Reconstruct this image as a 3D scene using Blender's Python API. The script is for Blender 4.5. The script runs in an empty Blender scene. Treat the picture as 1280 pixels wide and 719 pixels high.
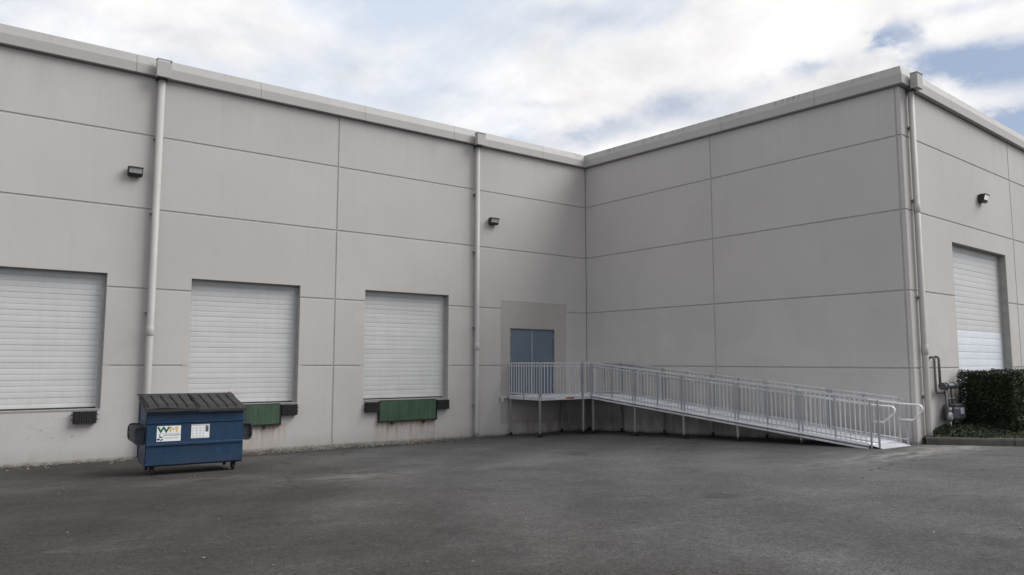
import bpy, bmesh, math, random
from mathutils import Vector, Matrix, noise
R = math.radians
random.seed(7)
sc = bpy.context.scene
C = sc.collection

# ------------------------------------------------------------------ camera
cam_d = bpy.data.cameras.new('camera'); cam = bpy.data.objects.new('camera', cam_d); C.objects.link(cam)
cam.location = (-16.765, -18.0, 2.10)
cam.rotation_euler = (R(90 + 5.80), 0, R(-37.315))
cam_d.sensor_width = 36.0
cam_d.lens = 942.17 * 36.0 / 1280.0
cam_d.clip_start = 0.1; cam_d.clip_end = 2000
sc.camera = cam

# ------------------------------------------------------------------ light
SUN_AZ, SUN_EL = 126.0, 44.0          # compass direction (from +y towards +x) the light comes from
sc.view_settings.view_transform = 'Standard'
sc.view_settings.look = 'None'
sc.view_settings.exposure = 0.0
sc.view_settings.gamma = 1.0
world = bpy.data.worlds.new('World'); sc.world = world; world.use_nodes = True

def build_world():
    nt = world.node_tree; N = nt.nodes; L = nt.links
    for n in list(N): N.remove(n)
    out = N.new('ShaderNodeOutputWorld'); bg = N.new('ShaderNodeBackground')
    bg.inputs['Strength'].default_value = 0.1
    L.new(bg.outputs[0], out.inputs[0])
    sky = N.new('ShaderNodeTexSky'); sky.sky_type = 'NISHITA'; sky.sun_disc = False
    sky.sun_elevation = R(SUN_EL); sky.sun_rotation = R(SUN_AZ); sky.air_density = 1.2; sky.dust_density = 2.0
    tc = N.new('ShaderNodeTexCoord')
    def m(op, a, b=None, c=None, clamp=False):
        n = N.new('ShaderNodeMath'); n.operation = op; n.use_clamp = clamp
        for i, v in enumerate((a, b, c)):
            if v is None: continue
            if isinstance(v, (int, float)): n.inputs[i].default_value = v
            else: L.new(v, n.inputs[i])
        return n.outputs[0]
    sep = N.new('ShaderNodeSeparateXYZ'); L.new(tc.outputs['Generated'], sep.inputs[0])
    x, y, z = sep.outputs
    zc = m('MAXIMUM', z, 0.0)
    # clouds lie on a high flat layer: project the direction onto it
    den = m('ADD', zc, 0.42)
    com = N.new('ShaderNodeCombineXYZ')
    L.new(m('DIVIDE', x, den), com.inputs[0]); L.new(m('DIVIDE', y, den), com.inputs[1])
    def nz(scale, detail, rough, dist=0.0, off=(0, 0, 0)):
        mp = N.new('ShaderNodeMapping'); mp.inputs['Location'].default_value = off
        L.new(com.outputs[0], mp.inputs[0])
        n = N.new('ShaderNodeTexNoise'); n.inputs['Scale'].default_value = scale
        n.inputs['Detail'].default_value = detail; n.inputs['Roughness'].default_value = rough
        n.inputs['Distortion'].default_value = dist
        L.new(mp.outputs[0], n.inputs['Vector']); return n.outputs['Fac']
    n1 = nz(2.4, 9, 0.60, 0.3, (3.1, 1.7, 0)); n2 = nz(6.0, 9, 0.62, 0.3, (0.4, 6.2, 0)); n3 = nz(4.5, 9, 0.62, 0.2, (8.4, 2.2, 0))
    az = m('DEGREES', m('ARCTAN2', x, y)); el = m('DEGREES', m('ARCSINE', z))
    wob = m('MULTIPLY', m('SUBTRACT', n2, 0.5), 9.0); wob2 = m('MULTIPLY', m('SUBTRACT', n1, 0.5), 9.0)
    az2 = m('ADD', az, m('MULTIPLY', wob, 1.6)); el2 = m('ADD', el, m('MULTIPLY', wob2, 0.55))
    # breaks in the cloud: (azimuth, elevation, half widths, slope, depth)
    gaps = [(71.2, 18.6, 4.6, 1.5, 0.08, 1.3), (72.8, 15.2, 4.4, 1.3, 0.25, 1.3), (66.5, 19.4, 3.0, 1.2, 0.0, .8), (59.5, 20.6, 3.0, .7, .15, .55), (36.5, 16.5, 2.5, .8, -.1, .5), (65.4, 21.9, 1.7, 1.3, 0.0, .8), (51.0, 18.4, 7.0, 1.7, 0.14, .62),
            (43.0, 16.9, 4.4, 1.2, 0.05, .5), (41.0, 19.4, 3.0, .6, 0.0, .35), (33.0, 19.6, 3.5, .9, 0.0, .33), (3.0, 23.0, 5.0, 1.8, 0.0, .45), (14.0, 22.6, 5.0, 1.3, 0.0, .33), (43.0, 25.5, 6.0, 1.4, 0, .45), (71.0, 22.5, 4.0, .8, 0, .4)]
    tot = None
    for (a, e, ra, re, sl, w) in gaps:
        da = m('SUBTRACT', az2, a); de = m('SUBTRACT', m('SUBTRACT', el2, e), m('MULTIPLY', da, sl))
        da = m('DIVIDE', da, ra); de = m('DIVIDE', de, re)
        g = m('MULTIPLY', m('EXPONENT', m('MULTIPLY', m('ADD', m('MULTIPLY', da, da), m('MULTIPLY', de, de)), -1.0)), w)
        tot = g if tot is None else m('ADD', tot, g)
    base = N.new('ShaderNodeMapRange'); base.inputs[1].default_value = 0.55; base.inputs[2].default_value = 0.80
    base.inputs[3].default_value = 0.0; base.inputs[4].default_value = 0.55
    L.new(n1, base.inputs[0])
    gap = m('ADD', tot, base.outputs[0])
    gap = m('MULTIPLY', gap, m('ADD', 0.15, m('MULTIPLY', n2, 1.7)))
    shp = N.new('ShaderNodeMapRange'); shp.interpolation_type = 'SMOOTHSTEP'; shp.inputs[1].default_value = 0.12; shp.inputs[2].default_value = 1.05
    L.new(gap, shp.inputs[0]); gap = shp.outputs[0]
    # blue seen through the gaps = Nishita sky greyed by thin cloud; cloud body white with soft grey bellies
    ramp = N.new('ShaderNodeMapRange'); ramp.inputs[1].default_value = 0.30; ramp.inputs[2].default_value = 0.72
    ramp.inputs[3].default_value = 11.2; ramp.inputs[4].default_value = 8.0
    L.new(n3, ramp.inputs[0])
    n4 = nz(1.5, 7, 0.58, 0.4, (1.2, 9.3, 0))
    tintf = N.new('ShaderNodeMapRange'); tintf.interpolation_type = 'SMOOTHSTEP'; tintf.inputs[1].default_value = 0.42; tintf.inputs[2].default_value = 0.62
    L.new(n4, tintf.inputs[0])
    white = N.new('ShaderNodeVectorMath'); white.operation = 'SCALE'; white.inputs[0].default_value = (1.0, 0.985, 0.985)
    L.new(ramp.outputs[0], white.inputs['Scale'])
    thin = N.new('ShaderNodeMix'); thin.data_type = 'RGBA'; thin.inputs[0].default_value = 0.72
    L.new(sky.outputs[0], thin.inputs[6]); thin.inputs[7].default_value = (4.0, 4.9, 6.7, 1)
    mix = N.new('ShaderNodeMix'); mix.data_type = 'RGBA'
    veil = N.new('ShaderNodeMix'); veil.data_type = 'RGBA'; L.new(m('MULTIPLY', tintf.outputs[0], 0.75), veil.inputs[0])
    L.new(white.outputs[0], veil.inputs[6]); veil.inputs[7].default_value = (5.6, 6.7, 8.4, 1)
    L.new(gap, mix.inputs[0]); L.new(veil.outputs[2], mix.inputs[6]); L.new(thin.outputs[2], mix.inputs[7])
    L.new(mix.outputs[2], bg.inputs['Color'])
build_world()

sun_d = bpy.data.lights.new('sun', 'SUN'); sun_d.energy = 3.2; sun_d.angle = R(38); sun_d.color = (1.0, 0.98, 0.955)
sun = bpy.data.objects.new('sun', sun_d); C.objects.link(sun)
sd = Vector((math.sin(R(SUN_AZ)) * math.cos(R(SUN_EL)), math.cos(R(SUN_AZ)) * math.cos(R(SUN_EL)), math.sin(R(SUN_EL))))
sun.rotation_euler = sd.to_track_quat('Z', 'Y').to_euler()
sun.location = sd * 60

# ------------------------------------------------------------------ geography
AB, AC = 0.0378, 0.0373
LB = 10.104
FR = {'A': (Vector((0, 0, 0)), Vector((1, 0, 0)), Vector((0, -1, 0)))}
dB = Vector((math.sin(AB), -math.cos(AB), 0)); FR['B'] = (Vector((0, 0, 0)), dB, Vector((dB.y, -dB.x, 0)))
dC = Vector((math.cos(AC), math.sin(AC), 0)); FR['C'] = (dB * LB, dC, Vector((dC.y, -dC.x, 0)))
def wp(w, s, off, z):
    O, D, Nn = FR[w]; p = O + D * s + Nn * off; return Vector((p.x, p.y, z))
def gz(x, y):
    yy = max(-26.0, min(1.0, y)); xx = max(-40.0, min(12.0, x))
    return -0.0055 * xx - 0.0355 * yy
# joint heights at: left end, inner corner, outer corner, right end
HT = {'cop': (8.542, 8.542, 8.443, 8.36), 'j1': (7.16, 7.217, 7.285, 7.33), 'j2': (5.51, 5.533, 5.572, 5.62),
      'j3': (3.752, 3.738, 3.738, 3.80), 'j4': (2.078, 2.046, 2.007, 2.015)}
def zj(k, w, s):
    a, b, c, d = HT[k]
    if w == 'A': return b + (a - b) * (-s / 24.0)
    if w == 'B': return b + (c - b) * (s / LB)
    return c + (d - c) * (s / 18.0)

# ------------------------------------------------------------------ node helpers
def new_mat(name):
    m = bpy.data.materials.new(name); m.use_nodes = True
    nt = m.node_tree; b = nt.nodes['Principled BSDF']
    return m, nt, b
class G:
    def __init__(s, nt): s.nt = nt; s.N = nt.nodes; s.L = nt.links
    def setv(s, sock, v):
        if isinstance(v, bpy.types.NodeSocket): s.L.new(v, sock)
        else: sock.default_value = v
    def m(s, op, a, b=None, c=None, clamp=False):
        n = s.N.new('ShaderNodeMath'); n.operation = op; n.use_clamp = clamp
        for i, v in enumerate((a, b, c)):
            if v is not None: s.setv(n.inputs[i], v)
        return n.outputs[0]
    def pos(s, kind='world'):
        if kind == 'world': return s.N.new('ShaderNodeNewGeometry').outputs['Position']
        return s.N.new('ShaderNodeTexCoord').outputs['Object']
    def map(s, v, scale=(1, 1, 1), loc=(0, 0, 0), rot=(0, 0, 0)):
        n = s.N.new('ShaderNodeMapping'); n.inputs['Scale'].default_value = scale
        n.inputs['Location'].default_value = loc; n.inputs['Rotation'].default_value = rot
        s.L.new(v, n.inputs[0]); return n.outputs[0]
    def noise(s, v, scale, detail=4, rough=0.55, dist=0.0):
        n = s.N.new('ShaderNodeTexNoise'); s.L.new(v, n.inputs['Vector'])
        n.inputs['Scale'].default_value = scale; n.inputs['Detail'].default_value = detail
        n.inputs['Roughness'].default_value = rough; n.inputs['Distortion'].default_value = dist
        return n.outputs['Fac']
    def rng(s, v, a, b, c=0.0, d=1.0, smooth=False):
        n = s.N.new('ShaderNodeMapRange')
        if smooth: n.interpolation_type = 'SMOOTHSTEP'
        s.setv(n.inputs[0], v)
        for i, q in enumerate((a, b, c, d)): n.inputs[i + 1].default_value = q
        return n.outputs[0]
    def mix(s, f, a, b):
        n = s.N.new('ShaderNodeMix'); n.data_type = 'RGBA'
        s.setv(n.inputs[0], f)
        for k, v in ((6, a), (7, b)):
            if isinstance(v, tuple) and len(v) == 3: v = v + (1,)
            s.setv(n.inputs[k], v)
        return n.outputs[2]
    def scale(s, col, f):
        n = s.N.new('ShaderNodeVectorMath'); n.operation = 'SCALE'
        s.setv(n.inputs[0], col); s.setv(n.inputs['Scale'], f); return n.outputs[0]
    def bump(s, h, strength, dist, bsdf):
        n = s.N.new('ShaderNodeBump'); n.inputs['Strength'].default_value = strength; n.inputs['Distance'].default_value = dist
        s.L.new(h, n.inputs['Height']); s.L.new(n.outputs[0], bsdf.inputs['Normal'])
    def sep(s, v):
        n = s.N.new('ShaderNodeSeparateXYZ'); s.L.new(v, n.inputs[0]); return n.outputs
    def rand(s): return s.N.new('ShaderNodeObjectInfo').outputs['Random']

def simple(name, col, rough=0.6, metal=0.0, var=0.12, scale=6.0, bump=0.0, bscale=60.0, coord='obj', spec=None, streak=0.0):
    m, nt, b = new_mat(name); g = G(nt); p = g.pos(coord)
    f = g.rng(g.noise(p, scale, 5, 0.6), 0.3, 0.7, 1 - var, 1 + var)
    if streak:
        st = g.noise(g.map(p, (1, 1, 0.06)), 14, 4, 0.6)
        f = g.m('MULTIPLY', f, g.rng(st, 0.4, 0.75, 1.0, 1 - streak))
    c = g.scale(col, f)
    nt.links.new(c, b.inputs['Base Color'])
    r = g.rng(g.noise(p, scale * 2.3, 4), 0.3, 0.7, max(0, rough - 0.08), min(1, rough + 0.08))
    nt.links.new(r, b.inputs['Roughness']); b.inputs['Metallic'].default_value = metal
    if spec is not None: b.inputs['Specular IOR Level'].default_value = spec
    if bump: g.bump(g.noise(p, bscale, 3), bump, 0.004, b)
    return m

# painted tilt-up concrete with wear
def concrete(name, base, infill=False):
    m, nt, b = new_mat(name); g = G(nt); p = g.pos()
    xyz = g.sep(p)
    f = g.rng(g.noise(p, 0.35, 3, 0.5), 0.3, 0.7, 0.965, 1.03)
    f = g.m('MULTIPLY', f, g.rng(g.noise(p, 2.2, 6, 0.62), 0.3, 0.72, 0.985, 1.015))
    f = g.m('MULTIPLY', f, g.rng(g.rand(), 0, 1, 0.975, 1.02))
    # rain streaks running down
    st = g.noise(g.map(p, (1, 1, 0.05)), 5.5, 5, 0.65)
    f = g.m('MULTIPLY', f, g.rng(st, 0.52, 0.78, 1.0, 0.962))
    ht = g.m('MULTIPLY', g.rng(xyz[2], 6.6, 8.55, 0.0, 1.0, True), g.rng(g.noise(g.map(p, (1, 1, 0.10), (5, 5, 0)), 1.6, 6, 0.7), 0.5, 0.72, 0, 1))
    f = g.m('MULTIPLY', f, g.rng(ht, 0, 1, 1.0, 0.90))
    f = g.m('MULTIPLY', f, g.rng(g.noise(g.map(p, (1, 1, 0.6), (11, 4, 2)), 0.22, 2, 0.5), 0.35, 0.65, 0.95, 1.03))
    # hairline cracks and old patched rectangles
    f = g.m('MULTIPLY', f, g.rng(g.noise(g.map(p, (1.2, 1.2, 1.2), (3, 3, 3)), 2.8, 7, 0.75, 1.2), 0.60, 0.75, 1.0, 0.94))
    # touch-up paint: slightly different rectangles-ish patches low on the wall
    tu = g.noise(g.map(p, (1, 1, 1.0), (4, 2, 9)), 0.75, 1.5, 0.4)
    low = g.rng(xyz[2], 3.4, 4.4, 1.0, 0.0, True)
    f = g.m('MULTIPLY', f, g.m('ADD', 1.0, g.m('MULTIPLY', g.m('MULTIPLY', g.rng(tu, 0.50, 0.54, -0.5, 0.5, True), low), 0.03)))
    c = g.scale(base, f)
    # grime band near the ground, deepened to paint in shade below the ramp
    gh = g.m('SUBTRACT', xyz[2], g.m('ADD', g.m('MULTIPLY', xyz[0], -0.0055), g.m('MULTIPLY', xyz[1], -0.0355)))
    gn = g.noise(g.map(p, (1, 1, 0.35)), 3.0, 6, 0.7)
    sh = g.m('MULTIPLY', g.rng(xyz[0], -3.3, -2.6, 0, 1, True), g.m('MULTIPLY', g.rng(xyz[0], 0.42, 0.5, 1, 0), g.rng(xyz[1], -8.2, -6.0, 0, 1, True)))  # mask of the painted shade under platform and ramp
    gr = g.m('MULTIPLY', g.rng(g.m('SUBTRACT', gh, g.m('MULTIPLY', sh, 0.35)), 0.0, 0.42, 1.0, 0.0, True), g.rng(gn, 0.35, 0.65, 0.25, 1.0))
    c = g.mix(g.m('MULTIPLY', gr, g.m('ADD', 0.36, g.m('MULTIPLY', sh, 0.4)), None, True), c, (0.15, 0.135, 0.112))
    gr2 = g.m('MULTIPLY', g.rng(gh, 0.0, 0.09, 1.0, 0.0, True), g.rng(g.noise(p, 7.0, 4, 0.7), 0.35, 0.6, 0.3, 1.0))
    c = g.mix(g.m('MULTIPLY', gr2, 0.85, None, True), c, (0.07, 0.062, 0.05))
    # scuffs and drips just below the dock sills
    sc_ = g.noise(g.map(p, (1, 1, 0.12)), 9.0, 5, 0.7)
    scm = g.m('MULTIPLY', g.rng(xyz[2], 0.3, 1.1, 0.0, 1.0, True), g.rng(xyz[2], 1.15, 1.3, 1.0, 0.0, True))
    c = g.mix(g.m('MULTIPLY', g.m('MULTIPLY', scm, g.rng(sc_, 0.55, 0.8, 0, 1)), 0.35, None, True), c, (0.23, 0.20, 0.17))
    # black scuffs beside the left bumper
    bx = g.m('MULTIPLY', g.m('MULTIPLY', g.rng(xyz[0], -15.6, -14.9, 0, 1), g.rng(xyz[0], -14.35, -14.2, 1, 0)), g.m('MULTIPLY', g.rng(xyz[2], 0.45, 0.6, 0, 1), g.rng(xyz[2], 1.08, 1.12, 1, 0)))
    bx = g.m('MULTIPLY', bx, g.rng(g.noise(g.map(p, (0.5, 1, 1.2)), 13.0, 3, 0.8), 0.58, 0.64, 0, 1))
    c = g.mix(g.m('MULTIPLY', bx, 0.35, None, True), c, (0.06, 0.055, 0.05))
    # rust drips under the leveller plates
    for (x0, x1, zt) in ((-7.5, -5.7, 0.60), (-12.1, -9.98, 0.66)):
        inx = g.m('MULTIPLY', g.rng(xyz[0], x0 - 0.06, x0 + 0.05, 0, 1), g.rng(xyz[0], x1 - 0.05, x1 + 0.1, 1, 0))
        inz = g.m('MULTIPLY', g.rng(xyz[2], zt - 0.5, zt, 0.15, 1.0), g.rng(xyz[2], zt, zt + 0.03, 1.0, 0.0))
        ony = g.rng(g.m('ABSOLUTE', xyz[1]), 0.3, 0.5, 1, 0)
        rs = g.noise(g.map(p, (1, 1, 0.08)), 7.0, 5, 0.75)
        k = g.m('MULTIPLY', g.m('MULTIPLY', inx, inz), g.m('MULTIPLY', ony, g.rng(rs, 0.45, 0.60, 0, 1)))
        c = g.mix(g.m('MULTIPLY', k, 0.85, None, True), c, (0.25, 0.135, 0.06))
        band = g.m('MULTIPLY', g.rng(xyz[2], zt - 0.11, zt - 0.01, 0, 1, True), g.rng(xyz[2], zt, zt + 0.02, 1, 0))
        k2 = g.m('MULTIPLY', g.m('MULTIPLY', inx, band), g.m('MULTIPLY', ony, g.rng(g.noise(p, 6.0, 5, 0.7), 0.4, 0.6, 0.1, 1)))
        c = g.mix(g.m('MULTIPLY', k2, 0.7, None, True), c, (0.36, 0.20, 0.10))
    nt.links.new(c, b.inputs['Base Color'])
    b.inputs['Roughness'].default_value = 0.82; b.inputs['Specular IOR Level'].default_value = 0.25
    h = g.m('ADD', g.m('MULTIPLY', g.noise(p, 1.3, 4, 0.5), 1.0), g.m('MULTIPLY', g.noise(p, 70, 3, 0.6), 0.05))
    g.bump(h, 0.35, 0.02, b)
    return m

M = {}
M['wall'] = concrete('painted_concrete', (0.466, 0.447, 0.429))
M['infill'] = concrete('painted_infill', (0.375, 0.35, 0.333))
M['joint'] = simple('joint_sealant', (0.34, 0.33, 0.315), 0.9, coord='world')

def coping_mat():
    m, nt, b = new_mat('coping_metal'); g = G(nt); p = g.pos(); xyz = g.sep(p)
    f = g.rng(g.noise(p, 0.8, 4), 0.3, 0.7, 0.95, 1.04)
    f = g.m('MULTIPLY', f, g.rng(g.rand(), 0, 1, 0.965, 1.02))
    c = g.scale((0.37, 0.358, 0.343), f)
    # black algae runs hanging from the top edge, mostly on the side wall
    st = g.noise(g.map(p, (1, 1, 0.12)), 10.0, 6, 0.75)
    hi = g.rng(xyz[2], 8.68, 8.97, 0.0, 1.0, True)
    big = g.rng(g.noise(p, 0.9, 2), 0.36, 0.55, 0.2, 1.0)
    onb = g.rng(xyz[0], -1.2, 0.0, 0.15, 1.0)
    k = g.m('MULTIPLY', g.m('MULTIPLY', g.rng(st, 0.50, 0.60, 0, 1), hi), g.m('MULTIPLY', big, onb))
    c = g.mix(g.m('MULTIPLY', k, 0.8, None, True), c, (0.12, 0.115, 0.10))
    nt.links.new(c, b.inputs['Base Color']); b.inputs['Roughness'].default_value = 0.55
    g.bump(g.noise(p, 3.0, 3), 0.25, 0.02, b)
    return m
M['coping'] = coping_mat()
M['roof'] = simple('roof_membrane', (0.35, 0.35, 0.34), 0.9, coord='world')

def door_mat(name, base, dirt):
    m, nt, b = new_mat(name); g = G(nt); p = g.pos(); xyz = g.sep(p)
    f = g.rng(g.noise(g.map(p, (1, 1, 2.5)), 1.6, 5, 0.6), 0.3, 0.7, 0.95, 1.03)
    f = g.m('MULTIPLY', f, g.rng(g.rand(), 0, 1, 0.965, 1.02))
    st = g.noise(g.map(p, (1, 1, 0.04)), 7.0, 5, 0.65)
    f = g.m('MULTIPLY', f, g.rng(st, 0.5, 0.8, 1.0, 0.93))
    c = g.scale(base, f)
    dn = g.noise(p, 3.5, 6, 0.7)
    low = g.rng(xyz[2], 1.15, 1.75, 1.0, 0.0, True)
    c = g.mix(g.m('MULTIPLY', g.m('MULTIPLY', low, g.rng(dn, 0.45, 0.75, 0, 1)), dirt, None, True), c, (0.38, 0.32, 0.25))
    nt.links.new(c, b.inputs['Base Color']); b.inputs['Roughness'].default_value = 0.5
    g.bump(g.noise(p, 4.0, 3), 0.15, 0.01, b)
    return m
M['door'] = door_mat('door_enamel', (0.525, 0.527, 0.525), 0.45)
M['door_new'] = door_mat('door_enamel_new', (0.66, 0.69, 0.735), 0.1)
M['track'] = simple('door_track', (0.42, 0.42, 0.42), 0.5, 0.2)
M['dark_gap'] = simple('dark_rubber_seal', (0.03, 0.03, 0.03), 0.8)
M['mandoor'] = simple('steel_blue_door', (0.115, 0.150, 0.192), 0.5, 0.0, 0.06, 2.5, streak=0.08)
M['dframe'] = simple('door_frame', (0.085, 0.12, 0.17), 0.5)
M['astragal'] = simple('astragal', (0.38, 0.42, 0.46), 0.4, 0.3)
M['green'] = simple('leveller_green', (0.040, 0.085, 0.048), 0.55, 0.0, 0.25, 2.5, streak=0.35)
M['rubber'] = simple('bumper_rubber', (0.012, 0.012, 0.012), 0.85, 0, 0.4, 9, 0.6, 40)
M['black'] = simple('black_steel', (0.018, 0.018, 0.019), 0.5, 0.2)
M['pipe'] = simple('painted_downspout', (0.385, 0.372, 0.358), 0.6, 0, 0.05, 1.5, streak=0.1, coord='world')
M['lens'] = simple('lamp_glass', (0.40, 0.41, 0.42), 0.12, 0.0, 0.25, 40)
M['lamp'] = simple('lamp_housing', (0.02, 0.019, 0.018), 0.5)
M['chrome'] = simple('lamp_reflector', (0.85, 0.85, 0.85), 0.15, 0.9)
M['gaspipe'] = simple('grey_gas_pipe', (0.13, 0.125, 0.12), 0.6, 0.2, 0.3, 8)
M['gasmeter'] = simple('gas_meter_paint', (0.075, 0.082, 0.092), 0.5, 0.1, 0.2, 6)
M['wheel'] = simple('caster_rubber', (0.02, 0.02, 0.02), 0.7)
M['white'] = simple('sticker_white', (0.78, 0.80, 0.80), 0.45, 0, 0.05, 10)
M['ink'] = simple('ink_grey', (0.09, 0.10, 0.11), 0.6)
M['lgreen'] = simple('logo_green', (0.02, 0.10, 0.05), 0.5)
M['lgold'] = simple('logo_gold', (0.75, 0.40, 0.03), 0.5)
M['red'] = simple('red_plastic', (0.30, 0.06, 0.06), 0.5)
M['yellow'] = simple('tape_yellow', (0.70, 0.55, 0.05), 0.5)
M['tapered'] = simple('tape_red', (0.38, 0.07, 0.035), 0.5)
M['tapewhite'] = simple('tape_white', (0.75, 0.75, 0.75), 0.5)

def alu(name, base, metal, rough):
    m, nt, b = new_mat(name); g = G(nt); p = g.pos()
    f = g.rng(g.noise(p, 3.0, 5, 0.6), 0.3, 0.7, 0.88, 1.08)
    f = g.m('MULTIPLY', f, g.rng(g.rand(), 0, 1, 0.85, 1.08))
    nt.links.new(g.scale(base, f), b.inputs['Base Color'])
    nt.links.new(g.rng(g.noise(p, 9, 4), 0.3, 0.7, rough - 0.08, rough + 0.1), b.inputs['Roughness'])
    b.inputs['Metallic'].default_value = metal
    return m
M['alu'] = alu('mill_aluminium', (0.68, 0.69, 0.72), 0.45, 0.36)
M['alu_post'] = alu('post_aluminium', (0.44, 0.45, 0.48), 0.55, 0.36)
M['alu_bright'] = alu('bright_aluminium', (0.92, 0.93, 0.95), 0.15, 0.30)
M['alu_deck'] = alu('deck_aluminium', (0.88, 0.90, 0.94), 0.1, 0.42)
M['galv'] = alu('galvanised_steel', (0.30, 0.30, 0.30), 0.4, 0.55)

def dumpster_mat():
    m, nt, b = new_mat('dumpster_blue'); g = G(nt); p = g.pos('obj'); xyz = g.sep(p)
    f = g.rng(g.noise(p, 3.0, 6, 0.65), 0.3, 0.7, 0.78, 1.15)
    st = g.noise(g.map(p, (1, 1, 0.08)), 12, 5, 0.65)
    f = g.m('MULTIPLY', f, g.rng(st, 0.5, 0.75, 1.0, 0.78))
    c = g.scale((0.005, 0.033, 0.080), f)
    dirt = g.m('MULTIPLY', g.rng(xyz[2], 0.0, 0.35, 0.7, 0.0), g.rng(g.noise(p, 7, 5, .7), 0.4, 0.7, 0.2, 1))
    c = g.mix(dirt, c, (0.055, 0.052, 0.05))
    sc_ = g.noise(g.map(p, (3, 1, 14)), 6.0, 4, 0.75)
    c = g.mix(g.m('MULTIPLY', g.rng(sc_, 0.66, 0.74, 0, 1), 0.5), c, (0.09, 0.12, 0.16))
    ru = g.noise(g.map(p, (1, 1, 0.7), (3, 1, 2)), 5.0, 7, 0.78)
    c = g.mix(g.m('MULTIPLY', g.rng(ru, 0.64, 0.70, 0, 1), 0.8), c, (0.075, 0.035, 0.02))
    nt.links.new(c, b.inputs['Base Color'])
    nt.links.new(g.rng(g.noise(p, 5, 4), 0.3, 0.7, 0.38, 0.62), b.inputs['Roughness'])
    g.bump(g.noise(p, 2.2, 4), 0.5, 0.03, b)
    return m
M['dblue'] = dumpster_mat()
M['lid'] = simple('lid_plastic', (0.019, 0.019, 0.020), 0.55, 0, 0.35, 3.0, 0.25, 12)
M['dsteel'] = simple('dumpster_dark_steel', (0.028, 0.033, 0.042), 0.55, 0.2, 0.3, 5)

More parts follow.
